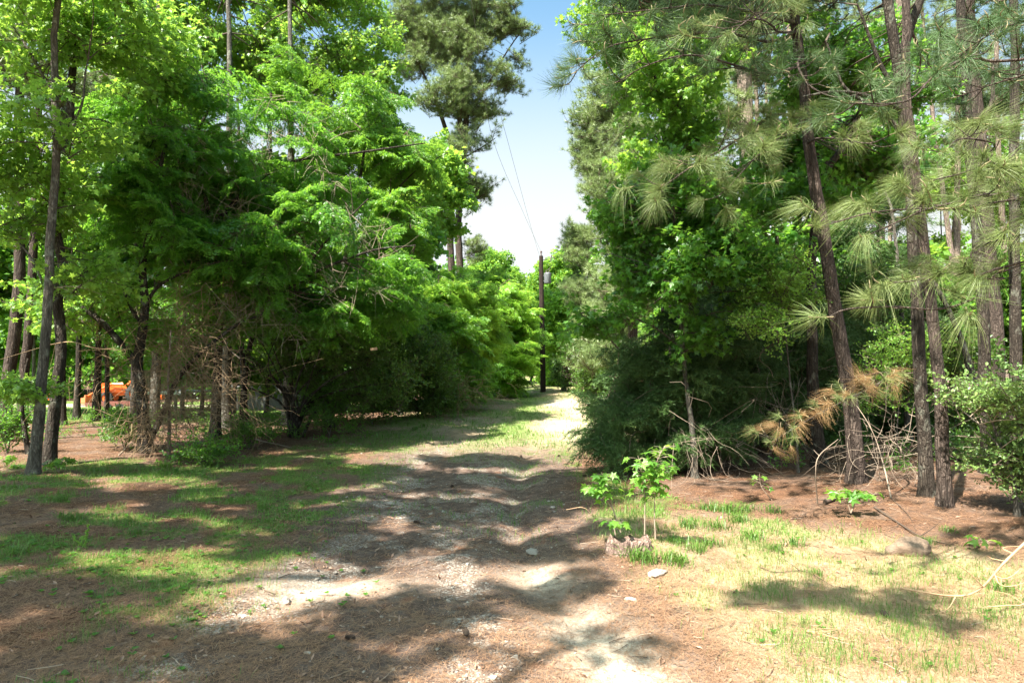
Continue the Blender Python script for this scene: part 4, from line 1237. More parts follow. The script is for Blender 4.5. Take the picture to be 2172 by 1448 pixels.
# understory masses
for i, (u, v, Y, ru, rv, kind, mat, n, size, lab) in enumerate([
    (1660, 560, 20, 130, 90, 'broadfar', 'broad', 93, 1.3, "leafy undergrowth tree left of the widest pine trunk, at mid height"),
    (1850, 600, 24, 110, 100, 'broadfar', 'broad_bright', 93, 1.4, "pale green undergrowth tree seen between the widest trunk and the close-set pair"),
    (2040, 690, 20, 80, 110, 'broadfar', 'broad', 99, 1.2, "green undergrowth tree filling the gap right of the close-set pair"),
    (2150, 640, 19, 60, 120, 'broadfar', 'broad_bright', 93, 1.1, "sunny undergrowth tree above the glossy-leaved bush"),
    (1990, 900, 17, 90, 60, 'shrub', 'shrub', 68, 1.6, "low shrub in the shade behind the close-set pair"),
    (2060, 960, 12.5, 60, 40, 'shrub', 'shrub', 31, 1.1, "small bright shrub on the floor right of the close-set pair"),
    (1540, 700, 19, 100, 100, 'broadfar', 'broad', 105, 1.2, "shaded leafy tree between the cedars and the massive pine trunk"),
    (2000, 400, 30, 120, 160, 'broadfar', 'broad_bright', 34, 1.6, "pale tree glimpsed high behind the close-set pair"),
    (2120, 400, 34, 80, 160, 'broadfar', 'broad_bright', 34, 1.6, "pale tree at the right edge, behind the dark trunks"),
    (1480, 480, 22, 80, 120, 'broadfar', 'broad', 105, 1.3, "leafy tree behind the star-leaved sapling's top"),
]):
    c = px(u, v, Y)
    b0 = np.array([c[0], Y + .3, float(height(c[0], Y))])
    e = (c[0], Y, c[2], ru / FPX * Y, 1.3, rv / FPX * Y)
    tree("undergrowth_tree" if 'tree' in lab else "wild_shrub", lab, "tree" if 'tree' in lab else "shrub", [([b0, (b0 + c) / 2 + [.1, 0, 0], c], 0.05, 0.02)], 'bark_dark', seed=160 + i,
         leaves=[dict(envs=[e], n=n, kind=kind, mat=mat, size=size, gap=-0.15, shell=0.1)])

# left woods behind
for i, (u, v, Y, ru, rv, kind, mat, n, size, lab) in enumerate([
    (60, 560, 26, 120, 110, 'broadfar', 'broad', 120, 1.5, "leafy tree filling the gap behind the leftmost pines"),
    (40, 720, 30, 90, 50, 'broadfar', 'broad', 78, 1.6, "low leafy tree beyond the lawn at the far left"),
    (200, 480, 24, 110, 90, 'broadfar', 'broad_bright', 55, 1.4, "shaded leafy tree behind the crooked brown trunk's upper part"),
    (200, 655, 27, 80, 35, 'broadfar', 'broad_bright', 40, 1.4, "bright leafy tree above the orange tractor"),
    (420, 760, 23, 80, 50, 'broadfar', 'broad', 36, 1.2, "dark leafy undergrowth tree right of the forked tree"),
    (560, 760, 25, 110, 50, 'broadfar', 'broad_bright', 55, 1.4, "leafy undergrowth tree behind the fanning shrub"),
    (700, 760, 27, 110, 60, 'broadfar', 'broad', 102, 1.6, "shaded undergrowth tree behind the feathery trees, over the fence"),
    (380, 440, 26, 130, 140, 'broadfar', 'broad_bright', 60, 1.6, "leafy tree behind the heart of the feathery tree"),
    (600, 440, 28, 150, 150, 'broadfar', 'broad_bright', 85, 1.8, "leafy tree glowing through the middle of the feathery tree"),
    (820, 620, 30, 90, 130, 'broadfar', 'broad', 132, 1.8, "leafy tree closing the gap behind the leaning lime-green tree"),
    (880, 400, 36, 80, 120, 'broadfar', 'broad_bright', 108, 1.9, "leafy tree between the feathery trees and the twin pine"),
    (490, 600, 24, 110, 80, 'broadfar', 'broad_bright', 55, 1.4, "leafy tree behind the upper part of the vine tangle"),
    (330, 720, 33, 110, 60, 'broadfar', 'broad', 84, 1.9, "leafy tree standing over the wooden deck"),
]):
    c = px(u, v, Y)
    b0 = np.array([c[0], Y + .3, float(height(c[0], Y))])
    e = (c[0], Y, c[2], ru / FPX * Y, 1.6, rv / FPX * Y)
    tree("leafy_tree", lab, "tree", [([b0, (b0 + c) / 2 + [.1, 0, 0], c], 0.08, 0.03)], 'bark_grey', seed=190 + i, group="leafy trees behind the left-hand tree line",
         leaves=[dict(envs=[e], n=n, kind=kind, mat=mat, size=size, gap=-0.15, shell=0.1)])

# the mass of woods that closes the view far off: one stuff object per side, no single tree can be told
def far_wood(name, label, x0, x1, y0, y1, z1, n, kind, mat, size, seed, z0=0.6):
    r = rs(seed)
    P = np.stack([x0 + (x1 - x0) * r.rand(n), y0 + (y1 - y0) * r.rand(n), z0 + (z1 - z0) * r.rand(n) ** 1.1], -1)
    top = z1 * (0.62 + 0.5 * fbm(P[:, 0] * 0.14, 0 * P[:, 0], seed=seed))
    P = P[(P[:, 2] < top) & (fbm(P[:, 0] * .3, P[:, 1] * .3, P[:, 2] * .35, seed=seed) > -0.16)]
    P[:, 2] += height(P[:, 0], P[:, 1])
    m = len(P)
    rot = np.stack([0.3 + 0.5 * r.normal(size=m), 0.4 * r.normal(size=m), 6.28 * r.rand(m)], -1)
    crown_object(name, P, rot, size * (0.7 + 0.6 * r.rand(m)), kind, mat, None, seed, label=label, category="woods")


def far_wood_tag(*a, **k):
    before = set(bpy.data.objects)
    far_wood(*a, **k)
    for o in set(bpy.data.objects) - before:
        if o.name.startswith(a[0]):
            o['kind'] = 'stuff'


far_wood_tag("distant_woods", "hazy green woods closing the view beyond the end of the track", -14, 22, 78, 100, 13, 2300, 'broadfar', 'broad_bright', 2.6, 301)
far_wood_tag("distant_woods", "pale woods seen between the trunks far off on the right", 14, 62, 52, 74, 15, 2600, 'broadfar', 'broad_bright', 2.2, 302)
far_wood_tag("distant_woods", "woods beyond the lawn and tractor on the left", -74, -14, 62, 82, 16, 2800, 'broadfar', 'broad', 2.4, 303)
far_wood_tag("distant_woods", "dark woods behind the bushes left of the track", -15, -4, 44, 58, 11, 1100, 'broadfar', 'broad', 2.0, 304)

# ---- unseen trees behind and left of the photographer, crowns shaped to shade the track
KX, KY = SUNV[0] / SUNV[2], SUNV[1] / SUNV[2]
for i, (x, y, h, lab, spots) in enumerate([
    (-10.0, 4.6, 12.0, "tall leafy tree standing just left of the picture, beside the foremost grey trunk", [(-0.7, 9.7, 1.5, .8, 40), (-0.4, 11.7, 1.6, .8, 46), (-2.9, 12.6, 1.3, .8, 26), (-0.8, 13.9, 1.6, .8, 30), (0.7, 10.6, .8, .8, 18)]),
    (-11.5, 1.6, 11.5, "leafy tree left of the photographer, its crown over the left verge", [(-4.4, 8.0, 1.6, .35, 24), (-5.8, 9.6, 1.6, .6, 26), (-3.5, 10.3, 1.3, .5, 20), (-6.5, 7.2, 1.2, .5, 18), (-7.6, 10.4, 1.3, .6, 22), (-4.9, 11.9, 1.5, .5, 24), (-5.0, 13.6, 1.5, .5, 20), (-6.6, 8.6, 1.3, .3, 18), (-3.2, 9.2, 1.2, .3, 16), (-7.2, 12.2, 1.4, .5, 18), (-2.6, 8.3, .9, .2, 8), (-8.4, 11.3, 1.0, .5, 14), (-3.6, 11.3, 1.4, .4, 16), (-5.4, 7.4, .9, .2, 8)]),
    (-8.6, -1.4, 12.0, "tall leafy tree behind the photographer's left shoulder", [(-4.0, 6.0, 1.2, .25, 14), (-1.9, 7.4, 1.3, .25, 16), (-0.1, 7.7, .8, .3, 12), (-2.9, 5.0, 1.0, .3, 14), (1.0, 8.4, .4, .25, 5), (-4.6, 5.3, .8, .4, 12), (-3.2, 4.4, .8, .3, 12), (-5.0, 6.7, .7, .2, 7)]),
    (-5.0, -2.6, 11.5, "slim tall tree leaning over the photographer from behind", [(-1.3, 4.7, .9, .25, 12), (-0.5, 5.7, .8, .16, 8), (0.45, 6.3, .35, .12, 3), (0.6, 5.0, .25, .12, 2), (2.5, 6.1, .5, .14, 4), (3.2, 5.8, .3, .1, 2)]),
    (-9.8, 7.4, 14.0, "tallest leafy tree left of the picture, its crown reaching high over the track", [(3.2, 13.6, 1.0, .6, 24), (5.2, 14.5, 1.2, .7, 30), (3.9, 15.4, 1.3, .7, 30), (6.6, 14.3, 1.1, .6, 24), (5.0, 12.4, 1.0, .35, 16), (2.2, 12.6, .6, .5, 12), (7.6, 16.4, 1.4, .8, 30), (6.0, 16.6, 1.2, .7, 24)]),
]):
    b0 = np.array([x, y, float(height(x, y))])
    envs = [(gx_ + KX * h, gy_ + KY * h, h, rx_, ry_, .7) for gx_, gy_, rx_, ry_, n_ in spots]  # leaf clusters set up-sun of the ground spots their shadows should fall on
    cx_, cy_ = np.mean([e[0] for e in envs]), np.mean([e[1] for e in envs])
    boles_ = [([b0, b0 + [(cx_ - x) * .3, (cy_ - y) * .3, h * .5], [cx_, cy_, h - .4]], 0.13, 0.04)]
    lv = [dict(envs=[e], n=int(sp_[4] * 1.35), kind='broadfar', mat='broad', size=0.8, gap=-0.3, shell=0.1, nb=0.3) for e, sp_ in zip(envs, spots)]
    tree("shade_tree", lab, "tree", boles_, 'bark_grey', seed=320 + i, group="unseen trees beside the photographer, crowns shaped to shade the track", leaves=lv)


# ================================================================== NEAR PINE BOUGHS with needle tufts
def tuft_mesh(seed, mat, n=150, droop=0.35, L=0.23):
    r = rs(seed)
    b = Buf()
    t0 = r.rand(n)
    P0 = np.stack([0.008 * r.normal(size=n), 0.02 + 0.12 * t0, 0.008 * r.normal(size=n)], -1)
    d = unit(np.array([0, 0.75, 0.12]) + rvec(r, n) * (0.75 + 0.45 * (1 - t0))[:, None])
    ln = L * (0.75 + 0.4 * r.rand(n))
    S = unit(np.cross(d, rvec(r, n)))
    w = 0.0023
    segs = 3
    tone = np.clip(0.25 + 0.6 * r.rand(n), 0, 1)
    rows = []
    for k in range(segs + 1):
        q = k / segs
        c = P0 + d * (ln * q)[:, None] + np.array([0, 0, -droop]) * (ln * q * q)[:, None] * (0.6 + 0.8 * tone)[:, None]
        ww = w * (1 - 0.75 * q)
        rows.append(c - S * ww)
        rows.append(c + S * ww)
    Vv = np.stack(rows, 1)
    k = 2 * (segs + 1)
    F = np.array([[2 * s, 2 * s + 1, 2 * s + 3, 2 * s + 2] for s in range(segs)])
    F = (F[None] + (np.arange(n) * k)[:, None, None]).reshape(-1, 4)
    b.add(Vv.reshape(-1, 3), F, np.repeat(tone, k))
    nl = len(F)
    w2 = Buf()
    tube(w2, [[0, -0.04, 0], [0, 0.06, 0.0], [0, 0.15, 0.01]], [0.006, 0.006, 0.004], 5)
    tube(w2, [[0, 0.15, 0.01], [0, 0.19, 0.04], [0, 0.21, 0.085]], [0.006, 0.006, 0.003], 5)
    off = b.n
    for vv, tt in zip(w2.v, w2.t):
        b.v.append(vv)
        b.t.append(tt)
    for ff in w2.f:
        b.f.append(ff + off)
    me = b.mesh("needle_tuft", [M[mat], M['catkin']])
    mi = np.zeros(len(me.polygons), np.int32)
    mi[nl:] = 1
    me.polygons.foreach_set("material_index", mi)
    return me


TUFTS = [tuft_mesh(s, 'needle', n_, dr, L_) for s, dr, n_, L_ in ((1, .2, 150, .22), (2, .6, 95, .19), (3, .35, 70, .16))]
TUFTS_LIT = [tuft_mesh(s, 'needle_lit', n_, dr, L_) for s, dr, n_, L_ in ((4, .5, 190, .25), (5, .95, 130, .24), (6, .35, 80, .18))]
TUFTS_DEAD = [tuft_mesh(s, m_, n_, dr, 0.2) for s, dr, n_, m_ in ((7, 1.1, 90, 'needle_dead'), (8, 1.6, 60, 'needle_dead'), (9, 0.6, 70, 'needle_lit'))]


def pine_bough(parent, pts, r0, meshes, spacing, seed, tw=0.34, skip=0.25, scale=1.0, label=None, rmin=0.006, spread=1.0, bmat='bark_pine'):
    """a bough (part) with its needle tufts (sub-parts); parent sits at the origin of pts' frame"""
    r = rs(seed)
    o3 = np.array(parent.location)
    P = smooth_path(np.array(pts), 0.06, 0.03, seed)
    bf = Buf()
    tube(bf, P - o3, np.linspace(r0, rmin, len(P)), 7, 0.4, 0.08, seed)
    tips = []
    L = len(P) * 0.06
    k = 0
    s = L * skip
    while s < L:
        i = min(len(P) - 2, int(s / 0.06))
        d = unit(P[min(i + 3, len(P) - 1)] - P[max(0, i - 3)])
        side = np.cross(d, [0, 0, 1.0])
        side = side / max(np.linalg.norm(side), .2) * (1 if k % 2 else -1)
        e = unit(d * (0.5 + 0.5 * r.rand()) + side * (0.9 * spread) + np.array([0, 0, 0.35 + 0.5 * r.normal() * .6]))
        l = tw * (0.5 + 0.9 * r.rand())
        q = smooth_path([P[i], P[i] + e * l * .55 + [0, 0, -.03], P[i] + e * l + [0, 0, 0.02]], 0.06)
        tube(bf, q - o3, np.linspace(max(0.004, r0 * 0.3), 0.004, len(q)), 5, 0.5, cap=False)
        tips.append((q[-1], unit(q[-1] - q[-2])))
        if r.rand() < 0.55:
            e2 = unit(e + r.normal(size=3) * 0.5)
            m = q[len(q) // 2]
            tube(bf, np.array([m, m + e2 * l * .4, m + e2 * l * .7]) - o3, [.004, .004, .003], 4, cap=False)
            tips.append((m + e2 * l * .7, e2))
        s += spacing * (0.7 + 0.6 * r.rand())
        k += 1
    tips.append((P[-1], unit(P[-1] - P[-4])))
    br = link("bough", bf.mesh("bough", M[bmat], True), parent, label=label)
    for p, d in tips:
        yaw = math.atan2(-d[0], d[1])
        pit = float(np.clip(math.asin(max(-1, min(1, d[2]))), -0.7, 0.9))
        link("needle_tuft", meshes[r.randint(3)], br, p - o3, (pit, 0.9 * r.normal(), yaw + .3 * r.normal()), scale * (0.7 + 0.5 * r.rand()))
    return br


# boughs of the wide pine (reach left and towards the viewer)
bp = tree_main
for i, (pts, r0, sp, ms, sc) in enumerate([
    (line((1697, 60, RY), (1640, 80, 10.2), (1540, 60, 9.3), (1420, 70, 8.8), (1300, 90, 8.6), (1215, 150, 8.5)), 0.03, 0.16, TUFTS, 1.0),
    (line((1700, 40, RY), (1620, 20, 9.8), (1520, 0, 8.8), (1400, 10, 8.3), (1290, 20, 8.2)), 0.03, 0.16, TUFTS, 1.0),
    (line((1716, 250, RY), (1650, 240, 10.2), (1560, 300, 9.2), (1470, 350, 8.6), (1400, 400, 8.4)), 0.028, 0.16, TUFTS_LIT, 0.95),
    (line((1710, 130, RY), (1640, 150, 10), (1560, 130, 9), (1470, 110, 8.4), (1380, 130, 8.2), (1310, 170, 8.2)), 0.026, 0.17, TUFTS, 1.0),
    (line((1718, 230, RY), (1690, 270, 9.8), (1640, 300, 9), (1590, 350, 8.6), (1545, 400, 8.5)), 0.024, 0.17, TUFTS_LIT, 0.9),
    (line((1705, 110, RY), (1700, 130, 9.6), (1720, 170, 8.6), (1780, 200, 8.0), (1850, 190, 7.8)), 0.022, 0.22, TUFTS, 0.9),
    (line((1720, 300, RY), (1740, 290, 10.2), (1790, 290, 9.3), (1850, 300, 8.7), (1900, 280, 8.4)), 0.022, 0.24, TUFTS_LIT, 0.85),
    (line((1700, 60, RY), (1660, 60, 9.6), (1640, 40, 8.6), (1600, 30, 7.8), (1560, 60, 7.4)), 0.024, 0.18, TUFTS_LIT, 0.9),
]):
    pine_bough(bp, pts, r0, ms, sp, 400 + i, scale=sc)

# an off-picture pine on the right whose boughs hang into the view
bR = np.array([8.2, 6.6, float(height(8.2, 6.6))])
near_pine = thing("pine_tree", "near pine just outside the right edge, its long-needled boughs hanging across the woods", "pine tree", tuple(bR))
bole(near_pine, [np.zeros(3), np.array([-.1, 0, 3]), np.array([0, .1, 6]), np.array([0, .1, 10])], 0.17, 0.1, 'bark_pine', seed=88, step=0.1)
for i, (pts, r0, sp, ms, sc, tw) in enumerate([
    ([bR + [0, 0, 5.2], px(2172, 120, 7.6), px(2080, 110, 7.4), px(2000, 150, 7.2), px(1930, 210, 7.0), px(1810, 215, 6.9)], 0.03, 0.26, TUFTS, 0.95, .32),
    ([bR + [0, 0, 6.0], px(2172, 40, 8.0), px(2120, 60, 8.0), px(2060, 100, 8.2), px(2000, 160, 8.4)], 0.03, 0.10, TUFTS, 1.05, .36),
    ([bR + [0, 0, 5.6], px(2160, 160, 8.4), px(2100, 180, 8.6), px(2040, 200, 8.8)], 0.03, 0.10, TUFTS, 1.05, .36),
    ([bR + [0, 0, 4.2], px(2172, 400, 6.4), px(2100, 410, 6.1), px(2020, 430, 5.9), px(1950, 450, 5.7), px(1850, 495, 5.5)], 0.022, 0.27, TUFTS_LIT, 0.88, .22),
    ([bR + [0, 0, 4.0], px(2160, 420, 6.2), px(2060, 440, 6.0), px(1960, 440, 5.8), px(1850, 450, 5.6), px(1745, 480, 5.5)], 0.016, 0.30, TUFTS_LIT, 0.86, .16),
    ([bR + [0, 0, 3.8], px(2170, 350, 6.4), px(2120, 300, 6.2), px(2050, 290, 6.0), px(2020, 310, 5.9)], 0.018, 0.32, TUFTS_LIT, 0.85, .22),
    ([bR + [0, 0, 3.4], px(2150, 560, 6.2), px(2070, 630, 6.0), px(1990, 655, 5.9), px(1900, 650, 5.8), px(1800, 655, 5.6), px(1760, 672, 5.5)], 0.02, 0.5, TUFTS_LIT, 0.85, .16),
    ([bR + [0, 0, 3.6], px(2160, 500, 6.3), px(2060, 560, 6.2), px(1960, 590, 6.0), px(1890, 600, 5.9)], 0.016, 0.24, TUFTS_LIT, 0.85, .2),
    ([bR + [0, 0, 3.7], px(2172, 560, 6.3), px(2130, 590, 6.2), px(2090, 590, 6.0)], 0.014, 0.25, TUFTS_LIT, 0.8, .15),
    ([bR + [0, 0, 4.4], px(2172, 250, 6.6), px(2110, 330, 6.3), px(2060, 360, 6.2), px(1990, 380, 6.0)], 0.02, 0.36, TUFTS_LIT, 0.85, .22),
]):
    pine_bough(near_pine, pts, r0, ms, sp, 430 + i, tw=tw, scale=sc, skip=0.42)
# dead drooping bough
pine_bough(bp, line((1806, 800, RY), (1880, 790, 10), (1860, 815, 9.2), (1790, 850, 8.8), (1710, 890, 8.7), (1635, 935, 8.6)), 0.02, TUFTS_DEAD, 0.075, 460, tw=0.16, scale=0.68, skip=0.3, label="dying bough with rust-brown needles drooping to the left", bmat='bark_dark')

# ================================================================== SHRUBS, SAPLINGS AND SMALL PLANTS
HB = base(2150, 1090)
tree("glossy_bush", "sunlit bush of small glossy leaves, some yellow, at the right edge", "bush",
     [([HB, HB + [-.05, 0, .5], HB + [-.25, .05, 1.1]], .03, .012, 'stem'), ([HB + [.1, 0, 0], HB + [.15, 0, .6], HB + [.2, 0, 1.3]], .03, .012, 'stem'), ([HB + [.05, 0, .3], HB + [-.3, -.05, .9], HB + [-.75, 0, 1.35]], .018, .006, 'stem')], 'bark_grey', seed=501,
     leaves=[dict(envs=envpx([(2165, 860, HB[1], 70, 60, .5), (2180, 980, HB[1], 60, 80, .45), (2080, 845, HB[1], 60, 25, .4), (2130, 1010, HB[1], 30, 50, .35)]), n=105, kind='holly', mat='holly', size=0.95, gap=-0.06, gscale=2.2, nb=0.3, brad=.008, bmat='twig')])
VB = base(1900, 985)
tree("young_shrub", "small light-leaved shrub between the widest trunk and the close-set pair", "shrub",
     [([VB, VB + [0, 0, .8], VB + [.1, -.1, 1.9]], .014, .006, 'stem')], 'bark_grey', seed=503,
     leaves=[dict(envs=envpx([(1880, 790, VB[1] - .5, 60, 40, .4), (1920, 730, VB[1] - .5, 50, 35, .4), (1850, 860, VB[1] - .5, 60, 25, .4), (1960, 760, VB[1], 40, 50, .4)]), n=46, kind='holly', mat='broad_bright', size=0.9, gap=-0.3, nb=0.5, brad=.006)])
tree("young_shrub", "bright heart-leaved twigs hanging left of the widest pine trunk", "shrub",
     [(rooted(1690, 1000, (1680, 850), (1665, 700), (1650, 560)), .02, .008, 'stem')], 'bark_grey', seed=505,
     leaves=[dict(envs=envpx([(1660, 570, 11, 50, 50, .4), (1625, 690, 10.8, 50, 35, .4), (1690, 620, 11, 50, 40, .4), (1640, 640, 11, 40, 60, .4)]), n=62, kind='holly', mat='broad_bright', size=0.95, gap=-0.3, nb=0.5, brad=.006)])

# star-leaved saplings in the foreground: every leaf is a part
leafbuf = Buf()
leafbuf.add(np.array(STAR[0]) * [1, 1, 1], STAR[1], 0.6)
LEAFM = leafbuf.mesh("leaf", M['broad_bright'])
leafbuf = Buf()
leafbuf.add(np.array(STAR[0]) * [1, 1, 2.5], STAR[1], 0.9)
LEAFM2 = leafbuf.mesh("leaf", M['broad'])


def sapling(label, b0, stems, nleaf, seed, size=0.1, name="sweetgum_sapling", droop=0.6):
    r = rs(seed)
    t = thing(name, label, "sapling", tuple(b0))
    for pts, hot in stems:
        P = smooth_path(np.array(pts) - b0, 0.04, 0.01, seed)
        bf = Buf()
        tube(bf, P, np.linspace(0.009, 0.003, len(P)), 5, 0.4)
        tips = []
        n = int(nleaf * hot)
        for k in range(n):
            q = 0.55 + 0.45 * (k + 0.5) / n
            i = int(q * (len(P) - 1))
            a = r.rand() * 6.28
            e = unit(np.array([math.cos(a), math.sin(a), 0.25]))
            l = 0.06 + 0.09 * r.rand()
            tube(bf, np.array([P[i], P[i] + e * l * .5 + [0, 0, .01], P[i] + e * l]), [.0022, .002, .0015], 3, cap=False)
            tips.append((P[i] + e * l, a))
        link("stem", bf.mesh("stem", M['twig'], True), t)
        for p, a in tips:
            yaw = a - math.pi / 2
            link("leaf", (LEAFM, LEAFM2)[r.randint(2)], t, p, (-droop * (0.3 + r.rand()), 0.5 * r.normal(), yaw + 0.4 * r.normal()), size * (0.75 + 0.5 * r.rand()))
    return t


sb = base(1365, 1150)
sy = sb[1]
sapling("tallest of the bright star-leaved saplings growing out of the stump", sb, [(line((1365, 1140, sy), (1366, 1060, sy), (1362, 1010, sy), (1352, 965, sy)), 1.0), (line((1365, 1060, sy), (1380, 1010, sy), (1400, 960, sy - .1), (1410, 945, sy - .1)), .5)], 66, 1, 0.095)
sapling("right-hand star-leaved sapling beside the stump, leaves from its middle up", sb + [.12, .1, 0], [(line((1388, 1140, sy), (1386, 1080, sy), (1388, 1030, sy), (1385, 990, sy)), 1.0), (line((1387, 1040, sy), (1400, 1000, sy), (1412, 985, sy)), .5)], 44, 2, 0.09)
sapling("drooping star-leaved sapling left of the stump, over the grass", sb + [-.3, .1, 0], [(line((1315, 1125, sy), (1300, 1080, sy), (1285, 1030, sy), (1275, 1000, sy)), 1.0), (line((1298, 1075, sy), (1270, 1040, sy), (1255, 1035, sy)), .6)], 50, 3, 0.095)
sapling("low star-leaved sprout at the left foot of the stump", sb + [-.25, -.05, 0], [(line((1305, 1140, sy), (1300, 1110, sy), (1290, 1095, sy)), 1.0)], 18, 4, 0.09)
b2 = base(1820, 1090)
sapling("small bright star-leaved sprout in front of the widest pine trunk", b2, [(line((1800, 1085, b2[1]), (1790, 1060, b2[1]), (1765, 1035, b2[1])), 1.0), (line((1800, 1085, b2[1]), (1815, 1055, b2[1]), (1855, 1045, b2[1])), 1.0)], 22, 5, 0.12)
b2 = base(1625, 1060)
sapling("pale bent sprout with a few leaves on the straw left of the widest trunk", b2, [(line((1635, 1060, b2[1]), (1612, 1030, b2[1]), (1608, 1002, b2[1])), 1.0)], 9, 6, 0.1)
b2 = base(2085, 1165)
sapling("tiny star-leaved seedling on the straw near the bare branch", b2, [(line((2085, 1160, b2[1]), (2082, 1150, b2[1]), (2080, 1142, b2[1])), 1.0)], 8, 7, 0.1)
b2 = base(130, 1000)
sapling("bright low seedling at the foot of the crooked brown trunk", b2, [(line((130, 1000, b2[1]), (132, 985, b2[1]), (140, 970, b2[1])), 1.0), (line((130, 1000, b2[1]), (120, 985, b2[1]), (112, 978, b2[1])), .7)], 22, 8, 0.12)
b2 = base(15, 990)
sapling("bright low seedling at the left edge, left of the smooth grey trunk", b2, [(line((15, 990, b2[1]), (12, 980, b2[1]), (8, 965, b2[1])), 1.0), (line((45, 1000, b2[1]), (50, 990, b2[1]), (55, 982, b2[1])), .7)], 18, 9, 0.12)

# stump
def stump():
    b0 = base(1335, 1160)
    t = thing("tree_stump", "low rotten stump half buried in needles under the saplings", "stump", tuple(b0 - [0, 0, .06]))
    bf = Buf()
    sides, rows = 30, 12
    th = np.linspace(0, 2 * np.pi, sides, endpoint=False)
    V_ = []
    for k in range(rows):
        q = k / (rows - 1)
        r_ = (0.24 - 0.09 * q ** 0.7) * (1 + 0.20 * fbm(np.cos(th) * 2, np.sin(th) * 2, q * 1.5, seed=4) + 0.12 * fbm(np.cos(th) * 7, np.sin(th) * 7, q * 2, seed=6))
        z = -0.05 + 0.22 * q + (0.09 * fbm(np.cos(th) * 2.5, np.sin(th) * 2.5, seed=9) * q)
        V_.append(np.stack([1.5 * r_ * np.cos(th), r_ * np.sin(th), z], -1))
    for k in range(5):
        q = (k + 1) / 5
        r_ = 0.15 * (1 - q)
        V_.append(np.stack([1.5 * r_ * np.cos(th), r_ * np.sin(th), 0.17 - 0.07 * q + 0.06 * fbm(np.cos(th) * 3, np.sin(th) * 3, q * 3, seed=12) * (1 - q)], -1))
    V_ = np.array(V_)
    n = len(V_)
    i = np.arange(n - 1)[:, None] * sides
    j = np.arange(sides)[None]
    j2 = (j + 1) % sides
    bf.add(V_.reshape(-1, 3), np.stack([i + j, i + j2, i + sides + j2, i + sides + j], -1).reshape(-1, 4), 0.4)
    link("wood", bf.mesh("wood", bark_mat("rotten_wood", (0.05, 0.032, 0.026), (0.26, 0.17, 0.135), (0.42, 0.31, 0.26), 22, 9), True), t)


stump()

# rocks
def rock_mesh(seed, flat=0.6, mat='stone', det=9):
    r = rs(seed)
    nl, nm = det, det * 2
    th = np.linspace(0, np.pi, nl)
    ph = np.linspace(0, 2 * np.pi, nm, endpoint=False)
    T_, P_ = np.meshgrid(th, ph, indexing='ij')
    d = np.stack([np.sin(T_) * np.cos(P_), np.sin(T_) * np.sin(P_), np.cos(T_)], -1)
    rad = 1 + 0.7 * fbm(d[..., 0] * 1.3 + seed, d[..., 1] * 1.6, d[..., 2] * 1.6, seed=seed) + 0.12 * fbm(d[..., 0] * 5, d[..., 1] * 5, d[..., 2] * 5, seed=seed + 1)
    Vv = d * rad[..., None] * [1, 0.8, flat]
    i = np.arange(nl - 1)[:, None] * nm
    j = np.arange(nm)[None]
    j2 = (j + 1) % nm
    b = Buf()
    b.add(Vv.reshape(-1, 3), np.stack([i + j, i + nm + j, i + nm + j2, i + j2], -1).reshape(-1, 4), 0.5)
    return b.mesh("rock", M[mat], det > 7)


for (u, v, sx, seed, lab, mm) in [(1925, 1172, (0.20, 0.15, 0.13), 3, "large tan rock half buried in straw near the fallen stick", 'tan_rock'), (1390, 1213, (0.12, 0.08, 0.035), 4, "flat pale stone in the grass below the saplings", 'stone'),
                                  (612, 1272, (0.05, 0.04, 0.03), 5, "pale stone in the left rut, lowest of its pair", 'stone'), (1335, 1268, (0.05, 0.03, 0.02), 6, "small flat stone in the sunny grass left of centre right", 'stone'),
                                  (1130, 1168, (0.13, 0.10, 0.02), 8, "smooth grey slab beside the washed-out rut", 'stone')]:
    b0 = base(u, v)
    link("rock", rock_mesh(seed, 1.0, mm, 14), None, tuple(b0 + [0, 0, sx[2] * 0.35]), (0, 0, seed), sx, label=lab, category="rock")

# fallen sticks and the bare branch
def stick(name, label, pts, r0, mat, side=6, seed=0, cat="stick", sub=0):
    r = rs(seed)
    P = smooth_path(np.array(pts), 0.05, 0.02, seed)
    o3 = P[0].copy()
    bf = Buf()
    tube(bf, P - o3, np.linspace(r0, r0 * .3, len(P)), 8, 0.5, 0.05, seed)
    for k in range(sub):
        i = int((0.25 + 0.7 * r.rand()) * (len(P) - 4))
        d = unit(P[i + 3] - P[i])
        e = unit(d * 0.8 + r.normal(size=3) * [1.0, 0.8, 0.45])
        l = 0.15 + 0.4 * r.rand()
        s = np.linspace(0, 1, 8)[:, None]
        q = P[i] + e * l * s + unit(r.normal(size=3)) * 0.18 * l * s * s
        q[:, 2] = np.maximum(q[:, 2], height(q[:, 0], q[:, 1]) + 0.006)
        tube(bf, q - o3, np.linspace(r0 * .4, r0 * .12, 8), 5, 0.6, cap=False)
    t = link(name, bf.mesh(name, M[mat], True), None, tuple(o3), label=label, category=cat)
    return t


def gpt(u, v, dz=0.015):
    return base(u, v) + [0, 0, dz]


Yb = 5.4
def branching(label, main, subs, r0):
    P = smooth_path(np.array(main), 0.03, 0.008, 3)
    o3 = P[0].copy()
    bf = Buf()
    tube(bf, P - o3, np.linspace(r0, r0 * .22, len(P)), 9, 0.5, 0.06, 3)
    for sp in subs:
        q = smooth_path(np.array(sp), 0.03)
        tube(bf, q - o3, np.linspace(max(.003, r0 * .17), max(.0015, r0 * .06), len(q)), 5, 0.7, cap=False)
    link("bare_branch", bf.mesh("bare_branch", M['peeled'], True), None, tuple(o3), label=label, category="branch")


